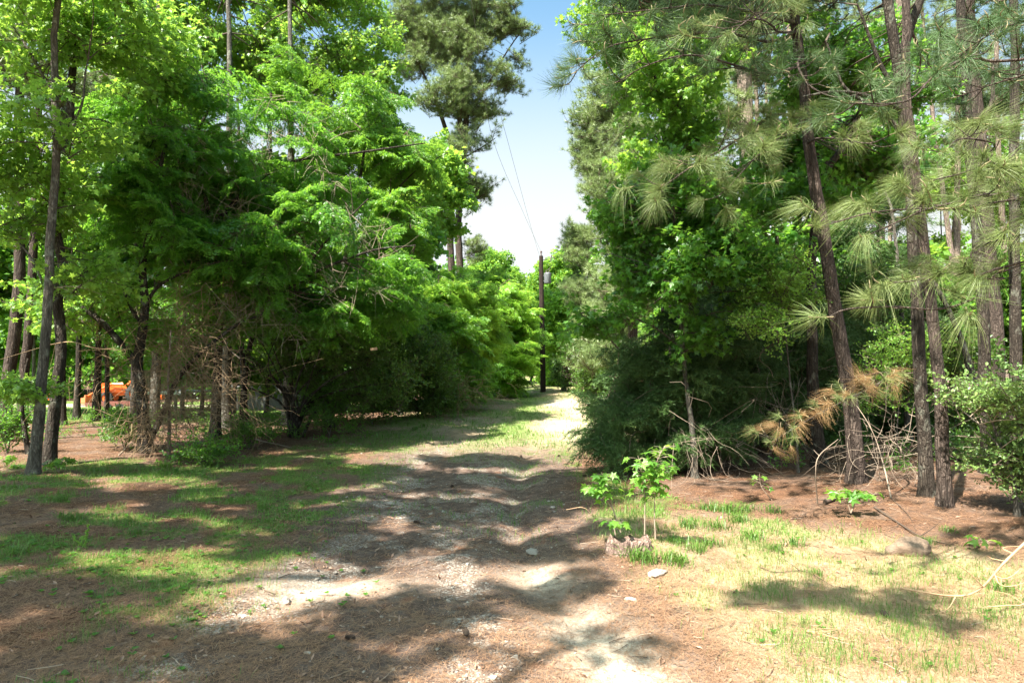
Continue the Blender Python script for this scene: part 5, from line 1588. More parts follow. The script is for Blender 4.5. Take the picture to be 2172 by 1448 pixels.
branching("peeled tan branch dipping into the picture from the right edge",
          [np.array([8.05, 6.6, 3.3]), np.array([6.6, 6.2, 1.9])] + line((2240, 1080, Yb), (2172, 1142, Yb), (2120, 1190, Yb), (2080, 1235, Yb + .05), (2050, 1254, Yb + .1), (2018, 1258, Yb + .15), (1975, 1254, Yb + .2), (1900, 1241, Yb + .3)),
          [line((2075, 1238, Yb + .05), (2040, 1205, Yb), (2010, 1190, Yb - .05), (1996, 1193, Yb - .05)),
           line((2018, 1258, Yb + .15), (2000, 1285, Yb + .1), (1965, 1297, Yb + .1), (1945, 1295, Yb + .1)),
           line((2125, 1186, Yb), (2095, 1180, Yb + .1), (2086, 1174, Yb + .1)),
           line((2140, 1170, Yb), (2118, 1158, Yb + .1), (2150, 1155, Yb + .15), (2180, 1158, Yb + .2)),
           line((2098, 1215, Yb), (2125, 1222, Yb - .1), (2155, 1200, Yb - .1), (2150, 1178, Yb - .1)),
           line((2100, 1212, Yb), (2112, 1235, Yb - .1), (2145, 1236, Yb - .15), (2190, 1218, Yb - .2))], 0.030)
branching("thin curling pale twig below the peeled branch, at the right edge",
          line((2200, 1240, Yb - .2), (2160, 1275, Yb - .2), (2130, 1277, Yb - .2), (2060, 1283, Yb - .1), (2025, 1290, Yb)),
          [line((2160, 1275, Yb - .2), (2130, 1255, Yb - .15), (2090, 1246, Yb - .1))], 0.006)
for (lab, pts, r0, mat, sd) in [
    ("dark stick lying on the straw behind the tan rock", [gpt(1850, 1075), gpt(1900, 1110), gpt(1950, 1140), gpt(2008, 1155)], 0.017, 'twig_dark', 1),
    ("thin dark twig curving across the straw right of the widest trunk", [gpt(1885, 1055), gpt(1920, 1090), gpt(1940, 1125)], 0.007, 'twig_dark', 2),
    ("crooked twig lying in the dark grass patch, lower right", [gpt(1605, 1200), gpt(1640, 1214), gpt(1700, 1212), gpt(1760, 1240)], 0.006, 'twig_dark', 3),
    ("pale stick in the sunlit thatch at the bottom right", [gpt(1700, 1335), gpt(1740, 1342), gpt(1785, 1353)], 0.009, 'peeled', 4),
    ("grey fallen branch on the litter right of the feathery tree's trunk", [gpt(475, 935, .1), gpt(505, 932, .14), gpt(540, 938, .1), gpt(620, 950)], 0.022, 'twig', 5),
    ("grey fallen branch on the litter below the vine tangle", [gpt(255, 965), gpt(285, 945, .12), gpt(305, 930, .2)], 0.014, 'twig', 6),
    ("arched thin twig standing from the grass left of the stump", [gpt(1200, 1098, .12), gpt(1240, 1100, .15), gpt(1270, 1118, .03)], 0.005, 'peeled', 7),
    ("dark twig in the grass near the middle of the left verge", [gpt(590, 1062), gpt(620, 1052), gpt(650, 1046)], 0.008, 'twig_dark', 8),
    ("dark rotten branch on the straw behind the small sprout", [gpt(1745, 1068, .03), gpt(1790, 1060, .06), gpt(1830, 1068, .03)], 0.03, 'twig_dark', 9),
    ("long dead stem leaning between the widest trunk and the pair", [gpt(1885, 1055), px(1865, 960, 10.2), px(1840, 900, 10.3), px(1815, 860, 10.6)], 0.012, 'twig', 10),
    ("forked dead sapling standing under the brown bough", [gpt(1730, 1068), px(1727, 1000, 9.4), px(1735, 965, 9.4), px(1775, 930, 9.5)], 0.010, 'twig', 11),
    ("pale bare arched twig above the fallen litter, right of the forked tree", [px(105, 731, 11.9), px(150, 725, 11.8), px(200, 738, 11.8), px(260, 742, 12)], 0.009, 'peeled', 12),
    ("pale dead twig crossing high before the crooked brown trunk", [px(105, 612, 11.9), px(140, 607, 11.8), px(180, 612, 11.8), px(215, 625, 12)], 0.010, 'twig', 13),
]:
    stick("fallen_stick" if 'twig' not in lab else "twig", lab, pts, r0, mat, seed=sd, sub=3)

# small tan board glimpsed in the leaves
bb = Buf()
box(bb, (0, 0, 0), (0.075, 0.012, 0.032), 0, 0.5)
bo = link("wooden_board", bb.mesh("wooden_board", M['peeled'], False), None, tuple(px(793, 740, 15.8)), (0, -0.14, 0.1), label="small tan board catching the sun in the shaded bushes left of the track", category="board")


# grass clumps: countable, bright, broad-bladed
def blades(buf, P, h, wid, seed, lean=0.5, tone=None):
    r = rs(seed)
    n = len(P)
    a = r.rand(n) * 6.28
    d = np.stack([np.cos(a), np.sin(a), 0 * a], -1)
    S = np.stack([-np.sin(a), np.cos(a), 0 * a], -1)
    h = np.broadcast_to(h, (n,)) * (0.6 + 0.7 * r.rand(n))
    wid = np.broadcast_to(wid, (n,))
    ln = lean * (0.3 + r.rand(n)) * h
    t0 = np.clip(0.5 + 0.3 * r.normal(size=n), 0, 1) if tone is None else tone
    p0 = P
    p1 = P + d * (ln * .3)[:, None] + np.array([0, 0, 1]) * (h * .6)[:, None]
    p2 = P + d * ln[:, None] + np.array([0, 0, 1]) * (h * (1 - .25 * lean))[:, None]
    w = (wid / 2)[:, None]
    Vv = np.stack([p0 - S * w, p0 + S * w, p1 + S * w * .85, p1 - S * w * .85, p2], 1)
    k = np.arange(n)[:, None] * 5
    buf.add(Vv.reshape(-1, 3), np.array([[0, 1, 2, 3]])[0] + k, np.repeat(t0, 5))
    buf.f.append(np.array([3, 2, 4]) + k + buf.n - 5 * n)


CL = []
for s in range(3):
    b_ = Buf()
    r = rs(600 + s)
    P_ = np.stack([0.09 * r.normal(size=84), 0.07 * r.normal(size=84), 0 * np.zeros(84)], -1)
    blades(b_, P_, 0.15, 0.008, s, 1.1)
    CL.append(b_.mesh("grass_clump", M['grass']))
clump_px = [(1545, 1085, 1.2, "in the back row right of the saplings, second from the right end"), (1500, 1080, 1, "in the back row right of the saplings, middle of the row"), (1580, 1080, 1, "in the back row right of the saplings, third from its right end"),
            (1640, 1085, .9, "rightmost in the row behind the saplings, against red straw"), (1460, 1115, 1, "close right of the tallest sapling's stem"), (1520, 1120, 1.1, "in the middle of the clumps right of the saplings, foremost but one"), (1560, 1105, 1, "between the two rows of clumps right of the saplings"),
            (1430, 1150, .9, "just right of the stump, against its bark"), (1500, 1155, 1, "at the edge of sun and shade right of the stump"), (1345, 1182, 1.1, "dark and dense, directly in front of the stump"), (1365, 1188, .9, "directly in front of the stump, the smaller right one"), (1410, 1182, 1.2, "large, at the right front corner of the stump"),
            (1440, 1190, .8, "small, right of the large one at the stump's corner"), (1470, 1165, .9, "between the stump and the sunny thatch"), (1595, 1140, 1, "alone in the thatch right of the stump's clumps"), (1680, 1155, .9, "at the border of thatch and straw below the widest trunk"), (1640, 1165, .8, "sunlit, left of the one at the straw border"),
            (1960, 1150, .7, "just right of the tan rock"), (2010, 1125, .6, "behind the end of the dark stick"), (2120, 1250, .9, "under the peeled branch at the right edge"),
            (350, 990, 1.2, "broad-bladed, in front of the vine tangle, the left big one"), (375, 1000, 1, "broad-bladed, in front of the vine tangle, the right big one"), (270, 1000, 1, "left of the big pair below the vine tangle"), (415, 1000, .9, "long-bladed, right of the big pair below the vine tangle"),
            (150, 1100, 1, "low in the shade in front of the smooth grey trunk"), (130, 1060, .8, "nearest in front of the smooth grey trunk"), (290, 1130, .7, "small, right of the flowering weed"), (560, 1075, .8, "in the shaded grass halfway along the left verge"), (1720, 1215, .6, "small, in the shadow patch at lower right"),
            (40, 1170, .9, "at the left edge, left of the flowering weed"), (900, 905, 1.0, "at the track's left edge below the dark bushes"), (880, 912, 1, "at the track's left edge, left neighbour of the one below the dark bushes")]
for i, (u, v, s, w) in enumerate(clump_px):
    link("grass_clump", CL[i % 3], None, tuple(base(u, v) - [0, 0, .01]), (0, 0, i * 1.7), s, label="grass clump " + w, category="grass clump", group="bright green grass clumps")
# tall weed at left
wb = base(190, 1160)
t = thing("flowering_weed", "tall pale flowering weed standing in the sunlit patch on the left", "weed", tuple(wb))
for i, (du, tp) in enumerate([(0, (196, 1108)), (-14, (160, 1132)), (-6, (180, 1137)), (6, (193, 1120))]):
    P_ = np.array([np.zeros(3), (px((190 + tp[0]) / 2 - 3, (1160 + tp[1]) / 2, wb[1]) - wb), px(tp[0], tp[1], wb[1]) - wb])
    P_ = smooth_path(P_, 0.02)
    bf = Buf()
    tube(bf, P_, np.linspace(.003, .0015, len(P_)), 4)
    r = rs(i)
    n = 26
    ii = r.randint(len(P_) // 3, len(P_), n)
    bf.stamp(*OVAL, P_[ii], rvec(r, n), rvec(r, n), 0.028, 0.8)
    link("stem", bf.mesh("stem", M['broad_bright']), t)


# ================================================================== GROUND COVER (stuff)
def pts_in(n, y0, y1, seed, fan=0.80, power=0.5):
    r = rs(seed)
    y = y0 * (y1 / y0) ** (r.rand(n) ** power if power != 1 else r.rand(n))
    x = (r.rand(n) * 2 - 1) * (y * fan + 2.4)
    return x, y, r


def place(n, y0, y1, seed, which, lo=0.0, power=1):
    x, y, r = pts_in(n, y0, y1, seed, power=power)
    g = cover(x, y)
    w = which(g, x, y)
    k = r.rand(n) < w
    return x[k], y[k], rs(seed + 1), [q[k] for q in g]


bands = [(3.9, 8, 0), (8, 16, 1), (16, 42, 2)]
gb, db, sbuf, lb = Buf(), Buf(), Buf(), Buf()
for (y0, y1, k) in bands:
    x, y, r, g = place([215000, 145000, 95000][k], y0, y1, 700 + k, lambda g, x, y: np.clip(g[0] * 0.9, 0, 1))
    hh = [0.06, 0.07, 0.09][k] * (0.6 + 0.9 * (fbm(x * 1.7, y * 1.7, seed=77) + .5)) * np.where(x > 0.8, 1.25, 1.0)
    blades(gb, np.stack([x, y, gz(x, y) - .004], -1), np.clip(hh, .02, .3), [0.0035, 0.006, 0.014][k], 710 + k, 0.8, np.clip(0.5 + 0.7 * fbm(x * 0.9, y * 0.9, seed=79) + 0.2 * r.normal(size=len(x)), 0, 1))
    x, y, r, g = place([155000, 60000, 16000][k], y0, y1, 720 + k, lambda g, x, y: np.clip(g[3] * 0.8 + 0.15 * g[0], 0, 1))
    blades(db, np.stack([x, y, gz(x, y) - .004], -1), [0.03, 0.04, 0.06][k], [0.003, 0.006, 0.014][k], 730 + k, 2.2)
    # fallen needles
    x, y, r, g = place([265000, 132000, 28000][k], y0, y1, 740 + k, lambda g, x, y: np.clip((0.95 - 0.75 * g[0]) * (1 - .8 * g[2]) * (1 - .5 * g[1]) * np.where(np.abs(x + .7) < 1.7, .62, 1) * (0.6 + 0.95 * (fbm(x * 1.1, y * 1.1, seed=91) + .35)), 0, 1))
    n = len(x)
    a = r.rand(n) * 6.28
    d = np.stack([np.cos(a), np.sin(a), 0.10 * r.normal(size=n)], -1)
    sbuf.stamp([[-.5, 0, 0], [.5, 0, 0], [0.3, .5, .05], [-.3, .5, .05], [0, 1, 0]], [[0, 1, 2, 3]], np.stack([x, y, gz(x, y) + 0.006 + 0.008 * r.rand(n)], -1), d, [0, 0, 1.0], 0.15 * (0.6 + 0.6 * r.rand(n)), r.rand(n), [0.016, 0.026, 0.05][k])
    # broad dead leaves
    x, y, r, g = place([7000, 7000, 4000][k], y0, y1, 760 + k, lambda g, x, y: np.clip(0.35 * (1 - g[0]) * (1 - g[2]) * (1 - .8 * g[3]) * (1 - .6 * g[1]) * (fbm(x * .9, y * .9, seed=93) + .45), 0, 1))
    n = len(x)
    lb.stamp([[0, 0, 0], [0.2, 0.35, 0.16], [0.13, 0.7, 0.1], [0, 1, 0.22], [-0.16, 0.62, 0.14], [-0.2, 0.3, 0.18], [0, .5, 0]], [[0, 1, 6], [1, 2, 6], [2, 3, 6], [3, 4, 6], [4, 5, 6], [5, 0, 6]], np.stack([x, y, gz(x, y) + 0.006], -1), rvec(r, n) * [1, 1, .3], np.array([0, 0, 1.]) + 0.6 * rvec(r, n), 0.035 + 0.035 * r.rand(n), r.rand(n), 1.0)
link("grass", gb.mesh("grass", M['grass']), None, kind='stuff', label="short green grass on the verges and between the wheel ruts", category="grass")
link("dry_grass", db.mesh("dry_grass", M['grass_dry']), None, kind='stuff', label="dry yellow thatch in the sunny right foreground", category="grass")
link("pine_straw", sbuf.mesh("pine_straw", M['straw']), None, kind='stuff', label="rust-brown fallen pine needles covering the ground", category="pine straw")
link("leaf_litter", lb.mesh("leaf_litter", M['litter']), None, kind='stuff', label="curled dead leaves on the forest floor", category="leaf litter")
# small broken twigs on the ground
for nm_, mt_, q_, sd_ in (("twig_litter", 'twig_dark', 2600, 770), ("twig_litter", 'twig', 1500, 775)):
    tb = Buf()
    x, y, r, g = place(q_, 4.0, 24, sd_, lambda g, x, y: np.clip((1 - .6 * g[0]) * (1 - .8 * g[2]) * (fbm(x * .8, y * .8, seed=97) + .6), 0, 1))
    n = len(x)
    L_ = 0.05 + 0.16 * r.rand(n) ** 2
    a_ = r.rand(n) * 6.28
    for k in range(n):
        d_ = np.array([math.cos(a_[k]), math.sin(a_[k]), 0.05 * r.normal()]) * L_[k]
        m_ = np.array([x[k], y[k], float(0)]) + d_ * .5 + [0.1 * L_[k] * r.normal(), 0.1 * L_[k] * r.normal(), 0]
        e_ = np.array([x[k], y[k], 0.0]) + d_
        P3 = np.array([[x[k], y[k], 0], m_, e_])
        P3[:, 2] = height(P3[:, 0], P3[:, 1]) + 0.012
        tube(tb, P3, [.0035, .003, .002], 4, r.rand(), cap=False)
    link(nm_, tb.mesh(nm_, M[mt_]), None, kind='stuff', label="small broken twigs strewn over straw and track, " + ("dark ones" if mt_ == 'twig_dark' else "pale ones"), category="twigs")
# low broadleaf weeds in the verge
wbuf = Buf()
x, y, r, g = place(9000, 4.0, 14, 780, lambda g, x, y: np.clip(g[0] * 0.8 * (x < -1.5) + 0.12 * g[0] + 0.22 * (x < -1.2) * (y < 8) * (fbm(x * 2, y * 2, seed=95) > .02), 0, 1))
n = len(x)
for k in range(6):
    a = k * 1.05 + r.rand(n)
    d = np.stack([np.cos(a), np.sin(a), 0.35 + 0.4 * r.rand(n)], -1)
    wbuf.stamp(*OVAL, np.stack([x, y, gz(x, y) + 0.012], -1), d, np.array([0, 0, 1.]) + 0.2 * rvec(r, n), 0.022 + 0.022 * r.rand(n), 0.3 + 0.6 * r.rand(n), 1.3)
link("clover", wbuf.mesh("clover", M['broad']), None, kind='stuff', label="low clover and broad-leaved weeds in the left verge", category="weeds")
# forest-floor seedlings and brush (stuff)
r = rs(790)
P_ = []
for (u0, u1, v0, v1, n) in [(440, 800, 880, 940, 60), (1650, 2172, 905, 1000, 60), (0, 440, 892, 940, 40), (800, 1010, 850, 895, 40), (1230, 1330, 850, 900, 24), (1010, 1140, 822, 838, 14)]:
    for k in range(n):
        P_.append(base(u0 + (u1 - u0) * r.rand(), v0 + (v1 - v0) * r.rand()))
P_ = np.array(P_)
n = len(P_)
crown_object("undergrowth", P_, np.stack([0.9 + .4 * r.normal(size=n), .3 * r.normal(size=n), 6.28 * r.rand(n)], -1), 0.5 + 0.5 * r.rand(n), 'shrub', 'broad', None, 5, label="low green undergrowth scattered over the forest floor", category="undergrowth")['kind'] = 'stuff'

# gravel: the largest stones singly, the rest joined
def chip(seed):
    r = rs(seed)
    t = (1 + 5 ** .5) / 2
    V_ = np.array([[-1, t, 0], [1, t, 0], [-1, -t, 0], [1, -t, 0], [0, -1, t], [0, 1, t], [0, -1, -t], [0, 1, -t], [t, 0, -1], [t, 0, 1], [-t, 0, -1], [-t, 0, 1]]) / 1.9
    V_ = V_ * (1 + 0.25 * r.normal(size=(12, 1))) * [1, 0.8, 0.55]
    F_ = np.array([[0, 11, 5], [0, 5, 1], [0, 1, 7], [0, 7, 10], [0, 10, 11], [1, 5, 9], [5, 11, 4], [11, 10, 2], [10, 7, 6], [7, 1, 8], [3, 9, 4], [3, 4, 2], [3, 2, 6], [3, 6, 8], [3, 8, 9], [4, 9, 5], [2, 4, 11], [6, 2, 10], [8, 6, 7], [9, 8, 1]])
    return V_, F_


grv = Buf()
for k, (y0, y1, n) in enumerate([(3.9, 9, 42000), (9, 20, 30000)]):
    x, y, r, g = place(n, y0, y1, 800 + k, lambda g, x, y: np.clip(g[1] ** 1.2 * .8 + 0.012, 0, 1) * (np.abs(x + .5) < 4))
    for s in range(4):
        m = (np.arange(len(x)) % 4) == s
        q = m.sum()
        cv, cf = chip(s)
        sz = [0.0065, 0.011][k] * np.exp(0.45 * r.normal(size=q))
        grv.stamp(cv, cf, np.stack([x[m], y[m], gz(x[m], y[m]) + sz * .25], -1), rvec(r, q) * [1, 1, .2], np.array([0, 0, 1.]) + .3 * rvec(r, q), sz, r.rand(q))
link("gravel", grv.mesh("gravel", M['stone']), None, kind='stuff', label="pale limestone gravel along the wheel ruts", category="gravel")
SM = []
for s in range(5):
    b_ = Buf()
    b_.add(*chip(20 + s), 0.6)
    SM.append(b_.mesh("stone", M['stone']))
x, y, r, g = place(9000, 4.0, 10.5, 820, lambda g, x, y: np.clip(g[1] ** 1.5 - .25, 0, 1) * (np.abs(x + .5) < 3) * .5)
for k in range(min(280, len(x))):
    s = 0.014 + 0.017 * r.rand() ** 2
    link("stone", SM[k % 5], track_obj, (x[k], y[k], float(gz(x[k], y[k])) + s * .2), (.3 * r.normal(), .3 * r.normal(), r.rand() * 6), s)

# pine cones
def cone_mesh():
    b_ = Buf()
    P_, D_ = [], []
    for k in range(60):
        q = k / 60
        a = k * 2.4
        rad = 0.5 * math.sin(math.pi * (0.12 + 0.8 * q))
        P_.append([rad * .5 * math.cos(a), q * 1.6 - .8, rad * .5 * math.sin(a)])
        D_.append([math.cos(a), 0.45, math.sin(a)])
    b_.stamp([[-.5, 0, 0], [.5, 0, 0], [.35, 1, .1], [-.35, 1, .1], [0, 1.1, .35]], [[0, 1, 2, 3]], P_, D_, np.tile([0, 1., 0], (60, 1)), 0.34, .5, 0.8)
    s_ = np.linspace(0, 1, 6)
    tube(b_, np.stack([0 * s_, s_ * 1.5 - .75, 0 * s_], -1), 0.28 * np.sin(np.pi * (.1 + .8 * s_)), 8, .2)
    return b_.mesh("pine_cone", M['twig_dark'])


CM = cone_mesh()
for i, (u, v, w) in enumerate([(1868, 1302, "in the sunny thatch below the tan rock"), (886, 1107, "in the middle of the track left of the washed-out rut"), (960, 1033, "on the gravel in mid track"), (1185, 968, "at the track's right edge beside the cedar"), (905, 985, "on the far left rut"),
                               (990, 1343, "on the pale gravel ridge at the bottom"), (748, 1350, "on the brown needles at the bottom, left of the gravel ridge"), (1105, 965, "in the washed-out rut, farthest up the track"), (1238, 1010, "in the grass left of the star-leaved saplings"), (700, 985, "on the left verge where the grass meets the track")]):
    link("pine_cone", CM, None, tuple(base(u, v) + [0, 0, .025]), (0.1, 0.2, i * 1.3), 0.045, label="small dark pine cone " + w, category="pine cone", group="pine cones fallen on and beside the track")

# ================================================================== UTILITY POLE AND WIRES
pb = base(1152, 831)
PY = pb[1]
zt = px(1148, 542, PY)[2]
pole = thing("utility_pole", "dark wooden utility pole with a grey transformer at the far bend of the track", "utility pole", tuple(pb))
b_ = Buf()
tp = px(1148, 542, PY) - pb
tube(b_, [[0, 0, -.3], [tp[0] * .5, 0, tp[2] * .5], [tp[0], 0, tp[2]]], [0.165, 0.145, 0.12], 16, .4, .02)
link("shaft", b_.mesh("shaft", M['pole'], True), pole)
grey = plain("grey_enamel", (0.16, 0.175, 0.19), 0.5, (0.12, 0.13, 0.14), 4)
porc = plain("porcelain", (0.10, 0.07, 0.07), 0.3)
b_ = Buf()
tube(b_, [[tp[0], 0, tp[2]], [tp[0], 0, tp[2] + .08]], [.03, .03], 8)
for q in (0.06, 0.12, 0.18):
    tube(b_, [[tp[0], 0, tp[2] + q], [tp[0], 0, tp[2] + q + .03]], [.085 - q * .15, .06], 10)
tube(b_, [[tp[0], 0, tp[2] + .2], [tp[0], 0, tp[2] + .25], [tp[0], 0, tp[2] + .3]], [.06, .075, .03], 10)
link("insulator", b_.mesh("insulator", porc, True), pole)
cy = px(1160, 590, PY) - pb
can_x = tp[0] + 0.38
b_ = Buf()
tube(b_, [[can_x, -.05, cy[2] - .30], [can_x, -.05, cy[2] - .27], [can_x, -.05, cy[2] + .26], [can_x, -.05, cy[2] + .30], [can_x, -.05, cy[2] + .34]], [.19, .21, .21, .22, .1], 20)
can = link("transformer", b_.mesh("transformer", grey, True), pole)
b_ = Buf()
for dx in (-.08, .09):
    tube(b_, [[can_x + dx, -.05, cy[2] + .33], [can_x + dx, -.05, cy[2] + .5]], [.035, .02], 8)
link("bushing", b_.mesh("bushing", porc, True), can)
b_ = Buf()
box(b_, (tp[0] + .16, -.05, cy[2] + .15), (.07, .03, .02))
box(b_, (tp[0] + .16, -.05, cy[2] - .15), (.07, .03, .02))
link("bracket", b_.mesh("bracket", grey), pole)
b_ = Buf()
az_ = tp[2] - .25
tube(b_, [[tp[0] + .1, 0, az_], [tp[0] + .4, 0, az_ + .07], [tp[0] + .62, -.03, az_ + .16]], [.022, .02, .018], 6)
tube(b_, [[tp[0] + .62, -.03, az_ + .28], [tp[0] + .56, -.03, az_ - .05]], [.035, .03], 8)
tube(b_, [[tp[0] + .75, -.03, az_ + .2], [tp[0] + .78, -.03, az_ + .05]], [.03, .03], 8)
link("fuse_cutout", b_.mesh("fuse_cutout", porc, True), pole)
b_ = Buf()
s_ = np.linspace(0, 1, 14)[:, None]
a_, c_ = np.array([tp[0] + .56, -.03, az_ - .05]), np.array([can_x, -.05, cy[2] + .5])
tube(b_, a_ + (c_ - a_) * s_ + np.array([.15, 0, 0]) * np.sin(s_ * 3.14), [.008] * 14, 4, cap=False)
tube(b_, [[tp[0] - .125, -.06, tp[2] - .4], [tp[0] * .5 - .15, -.07, tp[2] * .5], [-.16, -.08, .1]], [.008, .008, .008], 4, cap=False)
link("lead_wire", b_.mesh("lead_wire", porc), pole)
wire_m = plain("bare_wire", (0.22, 0.20, 0.19), 0.5)
for i, (mid, top, lab) in enumerate([((1045, 290, 22.5), (1000, 0, 15.0), "overhead wire from the pole's top, the left one, passing before the twin pine"), ((1078, 300, 23.5), (1062, 240, 21.5), "overhead wire beside it, the right one, against the bright sky")]):
    A0 = pb + tp + [0.1 * i, 0, .25 - .9 * i]
    m1, m2 = px(*mid), px(*top)
    ext = m2 + (m2 - m1) * 2.0 + [0, 0, .2]
    P_ = smooth_path([A0, (A0 + m1) / 2 - [0, 0, .12], m1, m2, ext], 0.5)
    b_ = Buf()
    tube(b_, P_, [.006] * len(P_), 5)
    link("overhead_wire", b_.mesh("overhead_wire", wire_m), None, label=lab, category="wire")

# ================================================================== FAR LEFT: tractor, trailer, deck, fence
orange = plain("orange_paint", (0.75, 0.13, 0.02), 0.4, (0.6, 0.09, 0.015), 3)
rubber = plain("tyre_rubber", (0.02, 0.02, 0.02), 0.8)
dark = plain("dark_metal", (0.05, 0.05, 0.055), 0.5)
TYd = 47.0


def spot(u, Y, dz=0.0):
    x = (u - 1086) / FPX * Y
    return np.array([x, Y, float(height(x, Y)) + dz])


def wheel(parent, c, R_, W, name="wheel"):
    b1, b2 = Buf(), Buf()
    th = np.linspace(0, 2 * np.pi, 28, endpoint=False)
    prof = [(R_ * .62, -W / 2), (R_ * .92, -W / 2), (R_, -W * .3), (R_, W * .3), (R_ * .92, W / 2), (R_ * .62, W / 2)]
    V_ = np.array([[[p[0] * math.cos(a), p[1], p[0] * math.sin(a)] for a in th] for p in prof])
    n, k = len(prof), 28
    i = np.arange(n - 1)[:, None] * k
    j = np.arange(k)[None]
    b1.add(V_.reshape(-1, 3) + c, np.stack([i + j, i + (j + 1) % k, i + k + (j + 1) % k, i + k + j], -1).reshape(-1, 4))
    for q in range(18):
        a = q / 18 * 6.283
        box(b1, np.array(c) + [R_ * 1.0 * math.cos(a), 0, R_ * 1.0 * math.sin(a)], (R_ * .05, W * .45, R_ * .05))
    w = link(name, b1.mesh("tyre", rubber, True), parent)
    tube(b2, np.array([[0, -W * .35, 0], [0, -W * .1, 0], [0, W * .3, 0]]) + c, [R_ * .62, R_ * .5, R_ * .62], 20)
    tube(b2, np.array([[0, -W * .45, 0], [0, W * .3, 0]]) + c, [R_ * .2, R_ * .2], 10)
    link("rim", b2.mesh("rim", orange, True), w)


ts = spot(236, TYd)
tr = thing("tractor", "orange tractor with front loader and backhoe, seen between the trunks on the left", "tractor", tuple(ts))
for (x, R_, W) in ((0.05, .36, .25), (1.75, .62, .4)):
    for y in (-.65, .65):
        wheel(tr, np.array([x, y, R_]), R_, W)
b_ = Buf()
box(b_, (.35, 0, .95), (.75, .33, .28))
box(b_, (-.42, 0, .9), (.05, .31, .24))
box(b_, (.3, 0, .6), (.8, .2, .12))
link("hood", b_.mesh("hood", orange), tr)
b_ = Buf()
for y in (-.65, .65):
    tube(b_, [[1.2, y, 1.15], [1.5, y, 1.4], [1.9, y, 1.38], [2.3, y, 1.1]], [.06, .06, .06, .05], 8)
    box(b_, (1.75, y, 1.36), (.42, .2, .03))
link("fender", b_.mesh("fender", orange), tr)
b_ = Buf()
box(b_, (1.75, 0, 1.1), (.25, .25, .06))
box(b_, (2.0, 0, 1.35), (.05, .25, .25))
link("seat", b_.mesh("seat", dark), tr)
b_ = Buf()
tube(b_, [[1.05, 0, 1.2], [1.3, 0, 1.5]], [.02, .02], 6)
th = np.linspace(0, 6.283, 16)
tube(b_, np.stack([1.3 + .08 * np.cos(th), .18 * np.sin(th), 1.5 + .16 * np.cos(th) * .6], -1), [.014] * 16, 5, cap=False)
link("steering_wheel", b_.mesh("steering_wheel", dark), tr)
b_ = Buf()
for y in (-.35, .35):
    tube(b_, [[2.15, y, .9], [2.15, y, 2.1], [2.15, 0, 2.16]], [.035] * 3, 8)
link("roll_bar", b_.mesh("roll_bar", dark), tr)
b_ = Buf()
for y in (-.5, .5):
    tube(b_, [[1.0, y, 1.15], [.3, y, 1.2], [-.6, y, .75], [-1.3, y, .3]], [.07, .07, .065, .06], 6)
link("loader_arm", b_.mesh("loader_arm", orange), tr)
b_ = Buf()
for (a, c) in (((-1.35, 0, .08), (.32, .8, .03)), ((-1.08, 0, .3), (.03, .8, .24)), ((-1.35, -.8, .22), (.3, .02, .16)), ((-1.35, .8, .22), (.3, .02, .16))):
    box(b_, a, c)
link("bucket", b_.mesh("bucket", plain("faded_orange", (.6, .2, .08), .6)), tr)
b_ = Buf()
box(b_, (2.7, 0, .55), (.3, .25, .3))
tube(b_, [[2.6, 0, .8], [3.2, 0, 1.5], [3.7, 0, .9]], [.1, .1, .08], 6)
link("backhoe", b_.mesh("backhoe", orange), tr)
tr.rotation_euler[2] = 0.12
tr.scale = (1.15, 1.1, 1.12)

ls = spot(245, 37.0)
t = thing("trailer", "low rust-red trailer bed lying in front of the orange tractor", "trailer", tuple(ls), rz=.05)
t.scale = (.9, .9, .62)
rust = plain("rust_red", (0.16, 0.055, 0.04), .8, (0.1, .04, .03), 6)
b_ = Buf()
box(b_, (0.3, 0, .34), (1.6, .7, .10))
link("bed", b_.mesh("bed", rust), t)
b_ = Buf()
box(b_, (0.3, -.73, .42), (1.62, .03, .14))
box(b_, (0.3, .73, .42), (1.62, .03, .14))
link("side_rail", b_.mesh("side_rail", rust), t)
for x_ in (.0, .7):
    b_ = Buf()
    tube(b_, [[x_, -.8, .24], [x_, -.62, .24]], [.24, .24], 18)
    link("wheel", b_.mesh("wheel", rubber), t)
b_ = Buf()
tube(b_, [[-1.3, -.4, .34], [-2.2, 0, .3]], [.04, .04], 6)
tube(b_, [[-1.3, .4, .34], [-2.2, 0, .3]], [.04, .04], 6)
link("tow_bar", b_.mesh("tow_bar", rust), t)

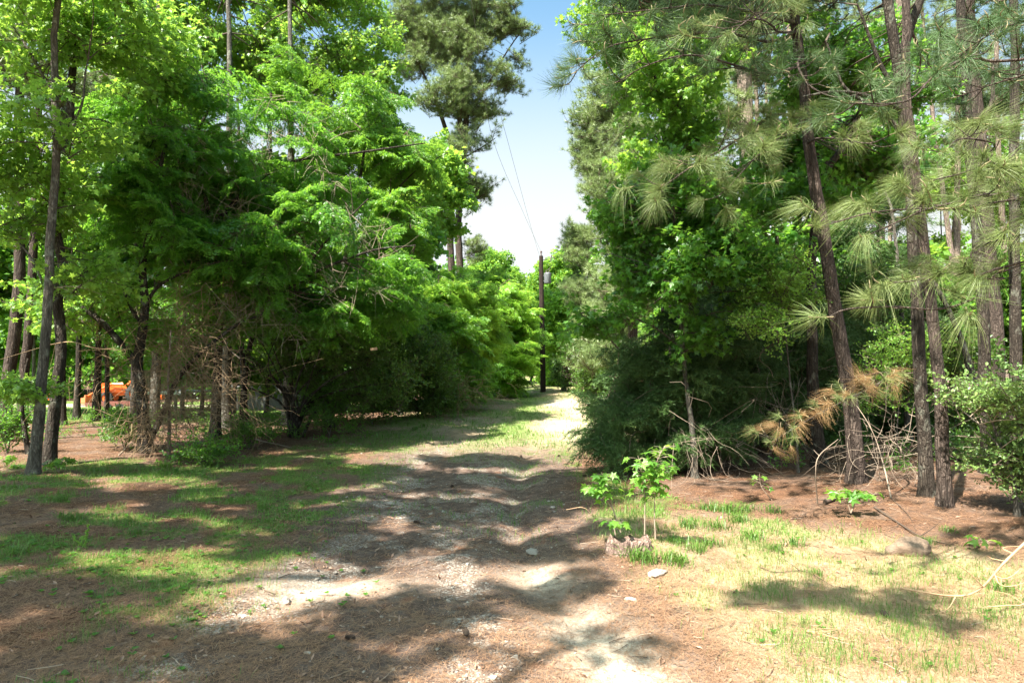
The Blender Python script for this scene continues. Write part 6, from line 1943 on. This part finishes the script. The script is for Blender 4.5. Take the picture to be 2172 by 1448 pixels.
ms = spot(103, 44)
t = thing("mower", "small red machine half hidden behind the smooth grey trunk", "mower", tuple(ms))
b_ = Buf()
box(b_, (0, 0, .5), (.4, .3, .16))
box(b_, (.45, 0, .62), (.18, .3, .1))
link("body", b_.mesh("body", plain("red_paint", (.55, .05, .03), .4)), t)
for x_, R_ in ((-.35, .2), (.45, .3)):
    wheel(t, np.array([x_, -.35, R_]), R_, .18)
    wheel(t, np.array([x_, .35, R_]), R_, .18)

# raised wooden deck
dk = spot(292, 32)
deck = thing("wooden_deck", "weathered wooden deck with a board railing behind the forked tree", "deck", tuple(dk))
wood = plain("weathered_wood", (0.27, 0.23, 0.2), .85, (0.17, .14, .12), 5)
white = plain("white_paint", (0.75, 0.75, 0.73), .5, (.6, .6, .58), 2)
bb = Buf()
box(bb, (0, 0, 0), (.055, .016, .5), 0, .4)
BM = bb.mesh("board", wood)
for k in range(15):
    link("board", BM, deck, (k * .135, -.02 * (k % 2), 1.42 + (.01 if k % 3 else 0)), None, (1, 1, 1))
b_ = Buf()
box(b_, (.95, .06, 1.75), (1.05, .03, .05))
box(b_, (.95, .06, 1.08), (1.05, .03, .05))
link("rail", b_.mesh("rail", wood), deck)
b_ = Buf()
box(b_, (.95, 0, .84), (1.1, .05, .075))
link("fascia", b_.mesh("fascia", white), deck)
b_ = Buf()
box(b_, (.95, 2.0, .80), (1.05, 1.9, .03))
link("floor", b_.mesh("floor", wood), deck)
for k in range(3):
    b_ = Buf()
    box(b_, (.1 + k * .82, .15, .35), (.06, .06, .45))
    link("post", b_.mesh("post", white if k < 2 else wood), deck)
# grey plank fence right of it
fs = spot(470, 30)
fence = thing("plank_fence", "grey plank fence half hidden in the dark behind the feathery tree's trunk", "fence", tuple(fs))
bb = Buf()
box(bb, (0, 0, 0), (.09, .014, .75), 0, .4)
FM = bb.mesh("plank", plain("grey_planks", (0.14, 0.14, 0.13), .9, (.08, .08, .075), 5))
for k in range(30):
    link("plank", FM, fence, (k * .19, -.006 * (k % 2), .85 + .015 * math.sin(k * 2.1)), (0, 0.01 * math.sin(k), 0))
b_ = Buf()
box(b_, (2.8, .05, 1.35), (2.9, .025, .05))
box(b_, (2.8, .05, .4), (2.9, .025, .05))
link("fence_rail", b_.mesh("fence_rail", wood), fence)
